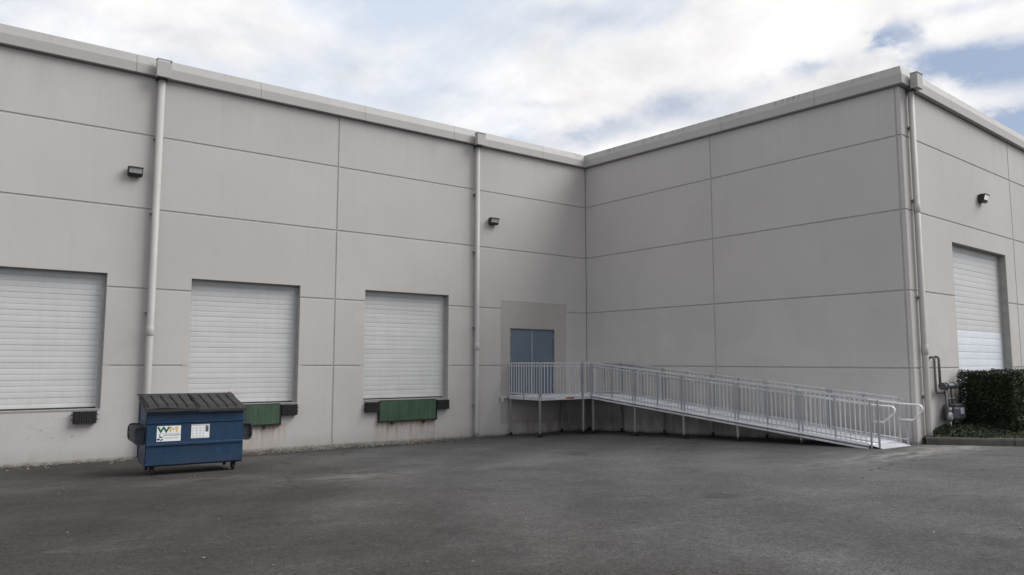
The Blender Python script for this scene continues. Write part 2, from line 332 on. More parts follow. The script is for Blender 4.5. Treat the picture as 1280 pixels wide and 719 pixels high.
def asphalt():
    m, nt, b = new_mat('asphalt'); g = G(nt); p = g.pos(); xyz = g.sep(p)
    n1 = g.noise(p, 0.22, 4, 0.55, 0.4); n2 = g.noise(g.map(p, (1, 1, 1), (7, 3, 0)), 1.1, 6, 0.65, 0.3)
    n3 = g.noise(p, 9.0, 4, 0.7); n4 = g.noise(p, 95.0, 2, 0.6)
    f = g.rng(n1, 0.3, 0.7, 0.80, 1.22)
    f = g.m('MULTIPLY', f, g.rng(n2, 0.3, 0.72, 0.84, 1.16))
    f = g.m('MULTIPLY', f, g.rng(n3, 0.3, 0.7, 0.80, 1.20))
    f = g.m('MULTIPLY', f, g.rng(n4, 0.36, 0.64, 0.55, 1.5))
    n5 = g.noise(g.map(p, (1, 1, 1), (3, 8, 0)), 30.0, 3, 0.7)
    f = g.m('MULTIPLY', f, g.rng(n5, 0.36, 0.64, 0.70, 1.32))
    dk = g.noise(g.map(p, (1.0, 2.6, 1), (0, 0, 0), (0, 0, -0.55)), 1.5, 8, 0.75)
    f = g.m('MULTIPLY', f, g.rng(dk, 0.56, 0.70, 1.0, 0.84))
    # tyre-polished arcs sweeping across the yard
    arc = g.N.new('ShaderNodeTexWave'); arc.wave_type = 'RINGS'; arc.rings_direction = 'Z'
    arc.inputs['Scale'].default_value = 0.16; arc.inputs['Distortion'].default_value = 3.0; arc.inputs['Detail'].default_value = 4
    arc.inputs['Detail Scale'].default_value = 0.7
    g.L.new(g.map(p, (1, 1, 0), (-6, 22, 0)), arc.inputs['Vector'])
    f = g.m('MULTIPLY', f, g.rng(arc.outputs['Fac'], 0.0, 1.0, 0.92, 1.08))
    c = g.scale((0.073, 0.072, 0.071), f)
    # browner, darker areas towards the left dock
    br = g.m('MULTIPLY', g.rng(g.noise(g.map(p, (1, 1, 1), (2, 9, 0)), 0.5, 5, 0.6), 0.30, 0.52, 0.55, 1), g.rng(g.m('ADD', xyz[0], g.m('MULTIPLY', n1, 5.0)), -11.0, -5.5, 1.0, 0.05))
    c = g.mix(g.m('MULTIPLY', br, 0.9), c, g.scale((0.029, 0.0248, 0.0215), f))
    # pale dust smears (dry drag marks)
    du = g.noise(g.map(p, (0.5, 1.6, 1), (1, 1, 0), (0, 0, 0.5)), 0.9, 7, 0.72, 0.8)
    c = g.mix(g.rng(du, 0.58, 0.76, 0, 0.35), c, (0.165, 0.16, 0.15))
    # scraped pale patch by the ramp foot and one on the left
    for (cx, cy, rx, ry, w) in ((-1.9, -11.0, 2.8, 0.6, 1.0), (0.0, -11.0, 1.2, .4, .8), (-11.2, -6.4, 0.9, 0.7, 0.6), (-12.9, -5.2, 0.9, 0.5, 0.35), (-8.2, -6.9, 1.6, .5, .35)):
        dx = g.m('DIVIDE', g.m('SUBTRACT', xyz[0], cx), rx); dy = g.m('DIVIDE', g.m('SUBTRACT', xyz[1], cy), ry)
        d2 = g.m('ADD', g.m('MULTIPLY', dx, dx), g.m('MULTIPLY', dy, dy))
        k = g.m('MULTIPLY', g.m('EXPONENT', g.m('MULTIPLY', d2, -1.0)), g.rng(g.noise(g.map(p, (0.7, 2.2, 1)), 2.2, 8, 0.8), 0.42, 0.60, 0, 1))
        c = g.mix(g.m('MULTIPLY', k, w, None, True), c, (0.22, 0.215, 0.205))
    ov = g.N.new('ShaderNodeTexVoronoi'); ov.inputs['Scale'].default_value = 0.55; g.L.new(g.map(p, (1, 1, 0), (2.3, 4.1, 0)), ov.inputs['Vector'])
    od = g.m('ADD', ov.outputs['Distance'], g.m('MULTIPLY', g.m('SUBTRACT', n3, 0.5), 0.22))
    ok = g.m('MULTIPLY', g.rng(od, 0.10, 0.17, 1.0, 0.0), g.rng(g.sep(ov.outputs['Color'])[1], 0.62, 0.66, 0, 1))
    c = g.mix(g.m('MULTIPLY', ok, 0.5), c, g.scale((0.03, 0.028, 0.027), f))
    # cracks
    wob = g.N.new('ShaderNodeVectorMath'); wob.operation = 'ADD'
    ns = g.N.new('ShaderNodeTexNoise'); ns.inputs['Scale'].default_value = 1.2; ns.inputs['Detail'].default_value = 5
    g.L.new(p, ns.inputs['Vector'])
    sc2 = g.N.new('ShaderNodeVectorMath'); sc2.operation = 'SCALE'; sc2.inputs['Scale'].default_value = 1.1
    g.L.new(ns.outputs['Color'], sc2.inputs[0]); g.L.new(p, wob.inputs[0]); g.L.new(sc2.outputs[0], wob.inputs[1])
    vo = g.N.new('ShaderNodeTexVoronoi'); vo.feature = 'DISTANCE_TO_EDGE'; vo.inputs['Scale'].default_value = 0.28
    g.L.new(wob.outputs[0], vo.inputs['Vector'])
    ck = g.m('MULTIPLY', g.rng(vo.outputs['Distance'], 0.0, 0.009, 1.0, 0.0), g.rng(g.noise(g.map(p, (1, 1, 1), (5, 5, 0)), 0.3, 2), 0.5, 0.58, 0, 1))
    c = g.mix(g.m('MULTIPLY', ck, 0.85), c, (0.022, 0.02, 0.019))
    # worn dark edge and litter at the dock wall, widened by painted shade
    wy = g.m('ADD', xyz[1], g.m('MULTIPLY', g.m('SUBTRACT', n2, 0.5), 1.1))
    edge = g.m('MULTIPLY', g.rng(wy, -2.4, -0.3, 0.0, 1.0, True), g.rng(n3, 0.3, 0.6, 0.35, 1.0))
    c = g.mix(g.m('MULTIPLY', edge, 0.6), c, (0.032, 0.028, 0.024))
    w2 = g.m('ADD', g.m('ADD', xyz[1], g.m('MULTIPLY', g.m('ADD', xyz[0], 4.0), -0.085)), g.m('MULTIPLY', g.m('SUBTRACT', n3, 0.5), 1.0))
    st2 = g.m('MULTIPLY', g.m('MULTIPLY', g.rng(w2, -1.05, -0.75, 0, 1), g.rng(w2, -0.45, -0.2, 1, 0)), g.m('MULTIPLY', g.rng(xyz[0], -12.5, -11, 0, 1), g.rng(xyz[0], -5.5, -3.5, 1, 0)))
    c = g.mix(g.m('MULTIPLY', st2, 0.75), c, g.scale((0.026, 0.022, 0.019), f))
    ub = g.m('MULTIPLY', g.m('MULTIPLY', g.rng(xyz[0], -1.5, -0.9, 0, 1, True), g.rng(xyz[1], -9.3, -7.8, 0, 1, True)), g.rng(n2, 0.3, 0.6, 0.6, 1))  # shade beneath the ramp, painted into the asphalt colour
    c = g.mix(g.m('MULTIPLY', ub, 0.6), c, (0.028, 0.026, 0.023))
    # aggregate speckle
    sp = g.N.new('ShaderNodeTexVoronoi'); sp.inputs['Scale'].default_value = 38.0; g.L.new(p, sp.inputs['Vector'])
    k = g.m('MULTIPLY', g.rng(sp.outputs['Distance'], 0.10, 0.22, 1.0, 0.0), g.rng(g.sep(sp.outputs['Color'])[0], 0.86, 0.9, 0, 1))
    c = g.mix(g.m('MULTIPLY', k, 0.35), c, (0.26, 0.25, 0.24))
    nt.links.new(c, b.inputs['Base Color'])
    nt.links.new(g.rng(n2, 0.3, 0.7, 0.95, 0.80), b.inputs['Roughness']); b.inputs['Specular IOR Level'].default_value = 0.3
    h = g.m('ADD', g.m('MULTIPLY', n4, 0.25), g.m('ADD', g.m('MULTIPLY', n3, 0.6), g.m('MULTIPLY', ck, -1.5)))
    g.bump(h, 0.55, 0.02, b)
    return m
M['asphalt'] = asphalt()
M['kerb'] = simple('kerb_concrete', (0.08, 0.077, 0.07), 0.9, 0, 0.3, 2.5, 0.5, 50, coord='world', streak=0.3)
M['soil'] = simple('planter_soil', (0.045, 0.038, 0.028), 0.95, 0, 0.4, 3, 0.8, 40, coord='world')
def leaf_mat(name, a, b_):
    m, nt, b = new_mat(name); g = G(nt); p = g.pos()
    gi = g.N.new('ShaderNodeNewGeometry').outputs['Random Per Island']
    c = g.mix(gi, a, b_)
    c = g.scale(c, g.rng(g.noise(p, 1.5, 4), 0.3, 0.7, 0.75, 1.25))
    nt.links.new(c, b.inputs['Base Color']); b.inputs['Roughness'].default_value = 0.5
    return m
M['leaf'] = leaf_mat('hedge_leaf', (0.009, 0.017, 0.007), (0.034, 0.05, 0.018))
M['grass'] = leaf_mat('short_grass', (0.03, 0.04, 0.016), (0.085, 0.095, 0.04))
M['core'] = simple('hedge_inner_twigs', (0.012, 0.014, 0.008), 0.95, coord='world')
M['twig'] = simple('twig_bark', (0.05, 0.04, 0.03), 0.9, coord='world')
M['stone'] = leaf_mat('loose_gravel', (0.05, 0.045, 0.04), (0.20, 0.18, 0.155))
M['litter'] = leaf_mat('dead_leaves', (0.045, 0.03, 0.02), (0.15, 0.095, 0.05))

# ------------------------------------------------------------------ object helpers
def link(name, me, mat=None, parent=None, smooth=False):
    o = bpy.data.objects.new(name, me); C.objects.link(o)
    if mat is not None and not me.materials: me.materials.append(mat)
    if parent is not None: o.parent = parent
    if smooth:
        for q in me.polygons: q.use_smooth = True
    return o
def obj(name, bm, mat, parent=None, smooth=False):
    me = bpy.data.meshes.new(name); bm.normal_update(); bm.to_mesh(me); bm.free()
    return link(name, me, mat, parent, smooth)
def empty(name, loc=(0, 0, 0), rz=0.0, parent=None):
    o = bpy.data.objects.new(name, None); C.objects.link(o); o.location = loc; o.rotation_euler = (0, 0, rz)
    o.empty_display_size = 0.2
    if parent is not None: o.parent = parent
    return o
def tag(o, label=None, cat=None, group=None, kind=None):
    if label: o['label'] = label
    if cat: o['category'] = cat
    if group: o['group'] = group
    if kind: o['kind'] = kind
    return o
def box(bm, x0, x1, y0, y1, z0, z1, mat=None, bev=0.0):
    r = bmesh.ops.create_cube(bm, size=1.0); vs = r['verts']
    for v in vs:
        v.co = Vector((x0 + (v.co.x + .5) * (x1 - x0), y0 + (v.co.y + .5) * (y1 - y0), z0 + (v.co.z + .5) * (z1 - z0)))
    if bev:
        es = list({e for v in vs for e in v.link_edges})
        r2 = bmesh.ops.bevel(bm, geom=es, offset=bev, segments=1, affect='EDGES'); vs = list({v for f in r2['faces'] for v in f.verts} | {v for v in vs if v.is_valid})
    if mat is not None:
        bmesh.ops.transform(bm, matrix=mat, verts=[v for v in vs if v.is_valid])
    return vs
def obox(bm, p, q, w, h, up=Vector((0, 0, 1))):
    """bar with rectangular section w x h from p to q"""
    p = Vector(p); q = Vector(q); d = (q - p); ln = d.length; d.normalize()
    if abs(d.dot(up)) > 0.99: up = Vector((1, 0, 0))
    s = d.cross(up).normalized(); u = s.cross(d)
    m = Matrix((s, d, u)).transposed().to_4x4(); m.translation = p
    box(bm, -w / 2, w / 2, 0, ln, -h / 2, h / 2, m)
def tube(bm, pts, r, seg=8, caps=True):
    pts = [Vector(p) for p in pts]; rings = []
    n = len(pts); pu = None
    for i, p in enumerate(pts):
        d = (pts[min(i + 1, n - 1)] - pts[max(i - 1, 0)]).normalized()
        if pu is None:
            a = Vector((0, 0, 1)) if abs(d.z) < 0.9 else Vector((1, 0, 0))
            pu = (a - d * a.dot(d)).normalized()
        else:
            pu = (pu - d * pu.dot(d)).normalized()
        s = d.cross(pu); rr = r[i] if isinstance(r, (list, tuple)) else r
        rings.append([bm.verts.new(p + (pu * math.cos(t) + s * math.sin(t)) * rr) for t in [2 * math.pi * k / seg for k in range(seg)]])
    for a, b in zip(rings, rings[1:]):
        for k in range(seg):
            f = bm.faces.new((a[k], a[(k + 1) % seg], b[(k + 1) % seg], b[k])); f.smooth = True
    if caps:
        bm.faces.new(rings[0][::-1]); bm.faces.new(rings[-1])
def prism(bm, prof, x0, x1, m=None):
    """profile of (y,z) extruded along x"""
    a = [bm.verts.new((x0, y, z)) for y, z in prof]; b = [bm.verts.new((x1, y, z)) for y, z in prof]
    n = len(prof)
    for i in range(n):
        bm.faces.new((a[i], b[i], b[(i + 1) % n], a[(i + 1) % n]))
    bm.faces.new(a[::-1]); bm.faces.new(b)
    if m is not None: bmesh.ops.transform(bm, matrix=m, verts=a + b)
    bmesh.ops.recalc_face_normals(bm, faces=bm.faces[:])
def wallmat(w, s, off, z):
    """matrix: local x along wall, local y INTO the wall (so -y faces the yard), z up"""
    O, D, Nn = FR[w]; m = Matrix((D, -Nn, Vector((0, 0, 1)))).transposed().to_4x4(); m.translation = wp(w, s, off, z); return m
WANG = {'A': 0.0, 'B': math.atan2(dB.y, dB.x), 'C': AC}

# ------------------------------------------------------------------ ground
def build_ground():
    bm = bmesh.new()
    xs = [-600, -300, -120, -60, -40] + [-36 + 2 * i for i in range(25)] + [20, 40, 80, 200, 600]
    ys = [-600, -250, -100, -50, -32] + [-30 + 1.5 * i for i in range(22)] + [4, 12, 60, 250, 600]
    vs = [[bm.verts.new((x, y, gz(x, y) + (noise.noise(Vector((x * .18, y * .18, 0))) * 0.025 if (-30 < y < -3.0 and x > -30 and x < -4) else 0))) for x in xs] for y in ys]
    for j in range(len(ys) - 1):
        for i in range(len(xs) - 1):
            bm.faces.new((vs[j][i], vs[j][i + 1], vs[j + 1][i + 1], vs[j + 1][i]))
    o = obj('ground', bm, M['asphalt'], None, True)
    tag(o, 'worn grey asphalt yard in front of the loading docks', kind='structure')
build_ground()

# ------------------------------------------------------------------ warehouse
wh = tag(empty('warehouse', (0, 0, 0)), 'beige tilt-up concrete warehouse with white roller dock doors around an inner corner', 'building')

def sheet_bm(w, s0, s1, zb, zt, holes, off, depth, bev=0.0):
    """wall slab between s0..s1 and zb(s)..zt(s) with rectangular holes (sa,sb,za,zb)"""
    bm = bmesh.new()
    hs = [h for h in holes if h[1] > s0 and h[0] < s1 and h[3] > min(zb(s0), zb(s1)) and h[2] < max(zt(s0), zt(s1))]
    S = sorted({s0, s1} | {q for h in hs for q in h[:2] if s0 < q < s1})
    def zz(k, s):
        if k == 'b': return zb(s)
        if k == 't': return zt(s)
        return k
    lo = max(zb(s0), zb(s1)); hi = min(zt(s0), zt(s1))
    Z = ['b'] + sorted({q for h in hs for q in h[2:] if lo < q < hi}) + ['t']
    sm = lambda i: (S[i] + S[i + 1]) / 2
    V = {}
    def v(i, j, o):
        k = (i, j, o)
        if k not in V: V[k] = bm.verts.new(wp(w, S[i], o, zz(Z[j], S[i])))
        return V[k]
    ni, nj = len(S) - 1, len(Z) - 1
    def filled(i, j):
        if not (0 <= i < ni and 0 <= j < nj): return False
        s = sm(i); z = (zz(Z[j], s) + zz(Z[j + 1], s)) / 2
        return not any(h[0] < s < h[1] and h[2] < z < h[3] for h in hs)
    back = off - depth; front_edges = []
    for i in range(ni):
        for j in range(nj):
            if not filled(i, j): continue
            bm.faces.new((v(i, j, off), v(i + 1, j, off), v(i + 1, j + 1, off), v(i, j + 1, off)))
            for (di, dj, a, b_) in ((-1, 0, (i, j + 1), (i, j)), (1, 0, (i + 1, j), (i + 1, j + 1)), (0, -1, (i, j), (i + 1, j)), (0, 1, (i + 1, j + 1), (i, j + 1))):
                if not filled(i + di, j + dj):
                    bm.faces.new((v(*b_, off), v(*a, off), v(*a, back), v(*b_, back)))
    if bev:
        bm.normal_update()
        es = [e for e in bm.edges if len(e.link_faces) == 2 and e.calc_face_angle(0) > 1.0]
        es = [e for e in es if all(abs((vv.co - FR[w][0]).dot(FR[w][2]) - off) < 1e-4 for vv in e.verts)]
        bmesh.ops.bevel(bm, geom=es, offset=bev, segments=1, affect='EDGES')
    bmesh.ops.recalc_face_normals(bm, faces=bm.faces[:])
    return bm

DOORS_A = [(-16.52, -13.94, 1.17, 4.035), (-12.22, -9.655, 1.17, 4.035), (-7.885, -5.30, 1.17, 4.035)]
DOOR_C = (2.52, 6.17, 0.95, 5.08)
INF = (-3.455, -0.875, 0.35, 3.975)      # rendered infill round the personnel door
MD = (-3.11, -1.365, 1.17, 3.17)         # personnel door opening
GV = 0.034                                # joint half width... full gap
cutA = [-24.0, -21.9, -17.5, -13.09, -8.734, -4.44, 0.0]
cutB = [0.0, 4.936, 9.997, LB]
cutC = [0.0, 6.888, 13.3, 18.0]
rows = [('g', 'j4'), ('j4', 'j3'), ('j3', 'j2'), ('j2', 'j1'), ('j1', 'cop')]
def zrow(k, w):
    if k == 'g': return lambda s: gz(wp(w, s, 0, 0).x, wp(w, s, 0, 0).y) - 0.06 if w != 'C' else 0.2
    return lambda s: zj(k, w, s)
holes = {'A': DOORS_A + [INF], 'B': [], 'C': [DOOR_C]}
walls = {}
for w, cuts, nm in (('A', cutA, 'dock_wall'), ('B', cutB, 'side_wall'), ('C', cutC, 'end_wall')):
    # backing (dark joints) behind the panel faces
    zb0 = zrow('g', w)
    bm = sheet_bm(w, cuts[0] + {'A': 0, 'B': -.25, 'C': .0125}[w], cuts[-1] - (.0125 if w == 'B' else 0), lambda s: zb0(s) - 0.05, lambda s: zj('cop', w, s) + 0.1, holes[w], -0.012, 0.244)
    wl = obj(nm, bm, M['joint'], wh); walls[w] = wl
    for i in range(len(cuts) - 1):
        for r, (a, b) in enumerate(rows):
            s0, s1 = cuts[i], cuts[i + 1]
            e0 = GV / 2 if i > 0 else 0; e1 = GV / 2 if i < len(cuts) - 2 else 0
            if w == 'A' and i == len(cuts) - 2: e1 = 0.012
            if w == 'B' and i == 0: e0 = 0.012
            if w == 'C' and i == 0: e0 = 0.0125
            if w == 'A' and r == 0 and i == 4: e1 = 0.001     # joint at the right downspout stops above ground
            if w == 'A' and r == 0 and i == 5: e0 = 0.001
            fa, fb = zrow(a, w), zrow(b, w)
            ga = GV / 2 if a != 'g' else 0; gb = GV / 2
            cutsx = [s0 + e0, s1 - e1]
            for h in holes[w]:
                if h[0] > s0 and h[1] < s1 and h[2] < fa(h[0]) and h[3] > fb(h[0]): cutsx[1:1] = [h[0], h[1]]
            for pa, pb in zip(cutsx[0::2], cutsx[1::2]):
                bm = sheet_bm(w, pa, pb, (lambda s, f=fa, q=ga: f(s) + q), (lambda s, f=fb, q=gb: f(s) - q), holes[w], 0.0, 0.012, 0.008)
                obj('panel', bm, M['wall'], wl)
# joint stops: the lowest joint runs out just short of each opening
for (sa, sb, za, zb_) in DOORS_A:
    for s_, d in ((sa, -0.13), (sb, 0.13)):
        z = zj('j4', 'A', s_)
        bm = bmesh.new(); a, b = sorted((s_, s_ + d)); box(bm, a, b, -0.001 + 0.002, 0.011, z - GV / 2 + 0.0005, z + GV / 2 - 0.0005)
        obj('joint_stop', bm, M['wall'], walls['A'])
# rendered infill and its door
bm = sheet_bm('A', INF[0] + .001, INF[1] - .001, lambda s: INF[2], lambda s: INF[3], [MD], -0.002, 0.2, 0.0)
tag(obj('infill_panel', bm, M['infill'], walls['A']), 'darker taupe patch of wall around the blue double door')

def roller_door(w, d, n, parent, name='dock_door', recess=0.2, new_below=None, new_n=0):
    sa, sb, z0, z1 = d
    e = empty(name, tuple(wp(w, (sa + sb) / 2, -recess, z0)), WANG[w], parent)
    W_ = sb - sa
    def slat_mesh(h, mt):
        bm = bmesh.new()
        prof = [(0.03, 0.0), (0.0035, 0.0), (0.0, h * .06), (-0.001, h * .3), (-0.0007, h * .66), (0.0012, h * .945), (0.0042, h * .987), (0.03, h * .987)]
        prism(bm, [(y, z) for y, z in prof], -W_ / 2 + 0.055, W_ / 2 - 0.055)
        me = bpy.data.meshes.new('slat'); bm.to_mesh(me); bm.free(); me.materials.append(mt); return me
    if new_below is None:
        hs = [((z1 - z0) / n, n, M['door'], 0.0)]
    else:
        hs = [((new_below - z0) / new_n, new_n, M['door_new'], 0.0), ((z1 - new_below) / n, n, M['door'], new_below - z0)]
    for h, cnt, mt, zs in hs:
        me = slat_mesh(h, mt)
        for k in range(cnt):
            o = bpy.data.objects.new('slat', me); C.objects.link(o); o.parent = e; o.location = (0, 0.0015 * math.sin(k * 2.1), zs + k * h)
            if mt is M['door_new']: o['label'] = 'newer brighter white door slat'
    bm = bmesh.new()
    bm.free()
    for s in (-1, 1):
        bm = bmesh.new(); x = s * (W_ / 2 - 0.03); box(bm, x - 0.028, x + 0.028, -0.02, 0.03, 0, z1 - z0)
        obj('track', bm, M['track'], e)
    bm = bmesh.new(); box(bm, -W_ / 2 + 0.06, W_ / 2 - 0.06, -0.012, 0.02, -0.02, 0.035); obj('bottom_seal', bm, M['dark_gap'], e)
    bm = bmesh.new(); box(bm, -W_ / 2 - .01, W_ / 2 + .01, 0.045, 0.075, -0.05, z1 - z0 + 0.05); obj('backing', bm, M['dark_gap'], e)
    return e
for d in DOORS_A:
    roller_door('A', d, 24, walls['A'], recess=0.20)
    # concrete sill lip / steel angle
    bm = bmesh.new(); box(bm, d[0] + .001, d[1] - .001, -0.006, 0.24, d[2] - 0.035, d[2] - 0.001); obj('sill', bm, M['galv'], walls['A'])
roller_door('C', DOOR_C, 15, walls['C'], recess=0.20, new_below=2.95, new_n=11)

# personnel door (two leaves)
pd = empty('double_door', tuple(wp('A', (MD[0] + MD[1]) / 2, -0.05, MD[2])), 0, walls['A'])
hw = (MD[1] - MD[0]) / 2; hh = MD[3] - MD[2]
bm = bmesh.new()
for s in (-1, 1): box(bm, s * (hw - 0.021) - .02, s * (hw - 0.021) + .02, -0.02, 0.08, 0, hh - .001)
box(bm, -hw + 0.042, hw - 0.042, -0.02, 0.08, hh - 0.042, hh - .001)
obj('door_frame', bm, M['dframe'], pd)
for s in (-1, 1):
    bm = bmesh.new(); a, b = sorted((s * 0.012, s * (hw - 0.045))); box(bm, a, b, -0.012 if s < 0 else -.006, 0.04, 0.02, hh - 0.046, None, 0.002)
    lf = obj('door_leaf', bm, M['mandoor'], pd)
    for z in (0.2, 1.0, 1.75):
        bm = bmesh.new(); x = s * (hw - 0.04); box(bm, x - 0.012, x + 0.012, -0.03, -0.012, z, z + 0.11); obj('hinge', bm, M['galv'], lf)
bm = bmesh.new(); box(bm, -0.028, -0.002, -0.026, -0.0125, 0.02, hh - 0.046); obj('astragal', bm, M['astragal'], pd)
bm = bmesh.new(); box(bm, 0.03, 0.075, -0.02, -0.0065, 0.94, 1.16); tube(bm, [(0.05, -0.02, 1.02), (0.05, -0.07, 1.02), (0.15, -0.07, 1.02)], 0.011, 6)
obj('handle', bm, M['galv'], pd)

# coping: folded sheet-metal sections, mitred at the corners
PV = [Vector((-24, 0, 0)), Vector((0, 0, 0)), dB * LB, dB * LB + dC * 18]
NV = [FR['A'][2], FR['B'][2], FR['C'][2]]
def offpt(vi, off):
    if vi == 0: return PV[0] + NV[0] * off
    if vi == 3: return PV[3] + NV[2] * off
    a, b = NV[vi - 1], NV[vi]
    bis = (a + b).normalized(); return PV[vi] + bis * (off / bis.dot(a))
CP = [(0.004, 0.0), (0.11, 0.0), (0.12, 0.01), (0.12, 0.222), (0.07, 0.42), (-0.34, 0.40), (-0.34, 0.1), (0.004, 0.1)]
segs = {'A': (0, [-24, -21.5, -18.9, -16.3, -13.60, -10.83, -8.05, -5.215, -1.9, 0.0], 24.0), 'B': (1, [0, 2.683, 5.4, 8.124, LB], LB), 'C': (2, [0, 2.70, 5.56, 8.4, 11.2, 14.0, 18.0], 18.0)}
cop = empty('coping', (0, 0, 0), 0, wh)
for w, (vi, cuts, Ls) in segs.items():
    nseg = len(cuts) - 1
    for i in range(nseg):
        bm = bmesh.new(); rings = []
        for end in (0, 1):
            s = cuts[i + end]; ring = []
            if end == 0 and i > 0: s += 0.004
            if end == 1 and i < nseg - 1: s -= 0.004
            for off, dz in CP:
                if i == 0 and end == 0: p = offpt(vi, off)
                elif i == nseg - 1 and end == 1: p = offpt(vi + 1, off)
                else: p = wp(w, s, off, 0)
                z = zj('cop', w, s) + dz + 0.005
                ring.append(bm.verts.new((p.x, p.y, z)))
            rings.append(ring)
        n = len(CP)
        for k in range(n): bm.faces.new((rings[0][k], rings[0][(k + 1) % n], rings[1][(k + 1) % n], rings[1][k]))
        bm.faces.new(rings[0]); bm.faces.new(rings[1][::-1])
        bmesh.ops.recalc_face_normals(bm, faces=bm.faces[:])
        obj('coping_section', bm, M['coping'], cop)
# roof deck and the hidden rear of the building
bm = bmesh.new()
a = wp('A', -23.95, -0.30, 0); b = wp('A', 0, 0, 0) + Vector((0.32, 0.30, 0)); c = wp('C', 0.33, -0.30, 0); d_ = wp('C', 17.95, -0.3, 0)
foot = [a, b, c, d_, Vector((d_.x, 16, 0)), Vector((a.x, 16, 0))]
vs = [bm.verts.new((p.x, p.y, 8.3)) for p in foot]; bm.faces.new(vs)
obj('roof', bm, M['roof'], wh)
bm = bmesh.new()
for p, q in ((foot[3], foot[4]), (foot[4], foot[5]), (foot[5], foot[0])):
    vv = [bm.verts.new((r.x, r.y, z)) for r, z in ((p, -0.8), (q, -0.8), (q, 8.9), (p, 8.9))]; bm.faces.new(vv)
obj('rear_wall', bm, M['wall'], wh)

# ------------------------------------------------------------------ downspouts with collector heads
def downspout(w, s, ztop, zbot, label, coups, r=0.085, boxw=0.32, off=0.115, open_rim=True):
    e = empty('downspout', tuple(wp(w, s, 0, zbot)), WANG[w]); tag(e, label, 'downspout', 'painted downspouts on the warehouse walls')
    H = ztop - zbot
    bm = bmesh.new(); tube(bm, [(0, -off, H - .01), (0, -off, 0.16), (0, -off - .005, 0.0)], r, 16); obj('pipe', bm, M['pipe'], e)
    for z in coups:
        bm = bmesh.new(); tube(bm, [(0, -off, z - zbot - 0.11), (0, -off, z - zbot - .1), (0, -off, z - zbot + 0.1), (0, -off, z - zbot + .105)], [r + .002, r + 0.008, r + 0.008, r + .002], 16); obj('coupling', bm, M['pipe'], e)
    for z in (0.9, 3.1, 5.3, 7.0):
        if z < H - .5:
            bm = bmesh.new(); box(bm, -r - 0.03, r + 0.03, -off + 0.02, -0.001, z, z + 0.035); obj('strap', bm, M['pipe'], e)
    # collector head: open-topped box with a rim standing proud of the coping
    bw = boxw / 2; y0, y1 = -0.315, -0.155; hb = 0.40
    bm = bmesh.new(); t = 0.006
    box(bm, -bw, bw, y0, y0 + t, H, H + hb - .06); box(bm, -bw, -bw + t, y0 + t, y1, H, H + hb - .06); box(bm, bw - t, bw, y0 + t, y1, H, H + hb - .06)
    box(bm, -bw + t, bw - t, y1 - t, y1, H, H + hb - .1); box(bm, -bw + t, bw - t, y0 + t, y1 - t, H, H + .01)
    obj('collector_head', bm, M['coping'], e)
    bm = bmesh.new()
    for (xa, xb, ya, yb) in ((-bw - .008, bw + .008, y0 - .012, y0 + .01), (-bw - .008, -bw + .012, y0 + .011, y1), (bw - .012, bw + .008, y0 + .011, y1)):
        box(bm, xa, xb, ya, yb, H + hb + (-.02 if open_rim else -.059), H + hb + (.0 if open_rim else -.04))
    if open_rim:
        for x in (-bw, bw - 0.012): box(bm, x, x + 0.012, y0, y0 + 0.012, H + hb - .059, H + hb - .021)
    obj('rim', bm, M['galv'], e)
    bm = bmesh.new(); box(bm, -r - .03, r + .03, -off - r - .02, -.03, H - .035, H - .002); obj('outlet_flange', bm, M['dsteel'], e)
    return e
downspout('A', -13.07, 8.50, gz(-13, 0) + .05, 'beige downspout running down the wall behind the blue dumpster', [2.82], 0.079, 0.30)
downspout('A', -4.40, 8.50, gz(-4.4, 0) + .03, 'beige downspout on the wall between the third dock door and the blue double door', [2.60], 0.067, 0.28, open_rim=False)
downspout('C', 0.37, 8.38, 0.50, 'grey downspout at the outer corner beside the gas meter', [5.62, 2.42], 0.066, 0.28, 0.095, open_rim=False)

# ------------------------------------------------------------------ wall lights
def wall_light(w, s, z, W_, H_, label, open_=False):
    e = empty('wall_light', tuple(wp(w, s, 0, z)), WANG[w]); tag(e, label, 'wall light', 'black floodlights on the warehouse walls')
    D_ = 0.19
    bm = bmesh.new(); box(bm, -W_ / 2 + .02, W_ / 2 - .02, -0.05, -0.001, -H_ / 2 + .01, H_ / 2 - .01, None, .006); obj('back_box', bm, M['lamp'], e)
    bm = bmesh.new()
    # hood: top, sides, bottom lip – wedge
    prof_side = [(-0.05, -H_ / 2), (-0.05, H_ / 2), (-D_, H_ / 2 - .01), (-D_ + .06, -H_ / 2 + .015), (-D_ + .075, -H_ / 2)]
    for x in (-W_ / 2, W_ / 2 - 0.014): prism(bm, prof_side, x, x + 0.014)
    prism(bm, [(-0.051, H_ / 2 - .014), (-0.051, H_ / 2 + .004), (-D_ - .012, H_ / 2 - .004), (-D_ - .012, H_ / 2 - .026)], -W_ / 2 - .003, W_ / 2 + .003)
    prism(bm, [(-0.051, -H_ / 2 - .004), (-0.051, -H_ / 2 + .05), (-D_ + .045, -H_ / 2 + .05), (-D_ + .07, -H_ / 2 - .004)], -W_ / 2 + .0145, W_ / 2 - .0145)
    obj('housing', bm, M['lamp'], e)
    bm = bmesh.new()
    prism(bm, [(-0.055, H_ / 2 - .03), (-D_ + .008, H_ / 2 - .03), (-D_ + .04, -H_ / 2 + .06), (-0.055, -H_ / 2 + .06)], -W_ / 2 + .017, W_ / 2 - .017)
    obj('lens', bm, M['chrome'] if open_ else M['lens'], e)
    return e
wall_light('A', -13.52, 6.30, 0.29, 0.195, 'black wall light high on the dock wall left of the first downspout')
wall_light('A', -3.80, 6.32, 0.29, 0.195, 'black wall light between the second downspout and the inner corner')
wall_light('C', 4.52, 6.43, 0.30, 0.21, 'black wall light above the tall roller door at the right', True)

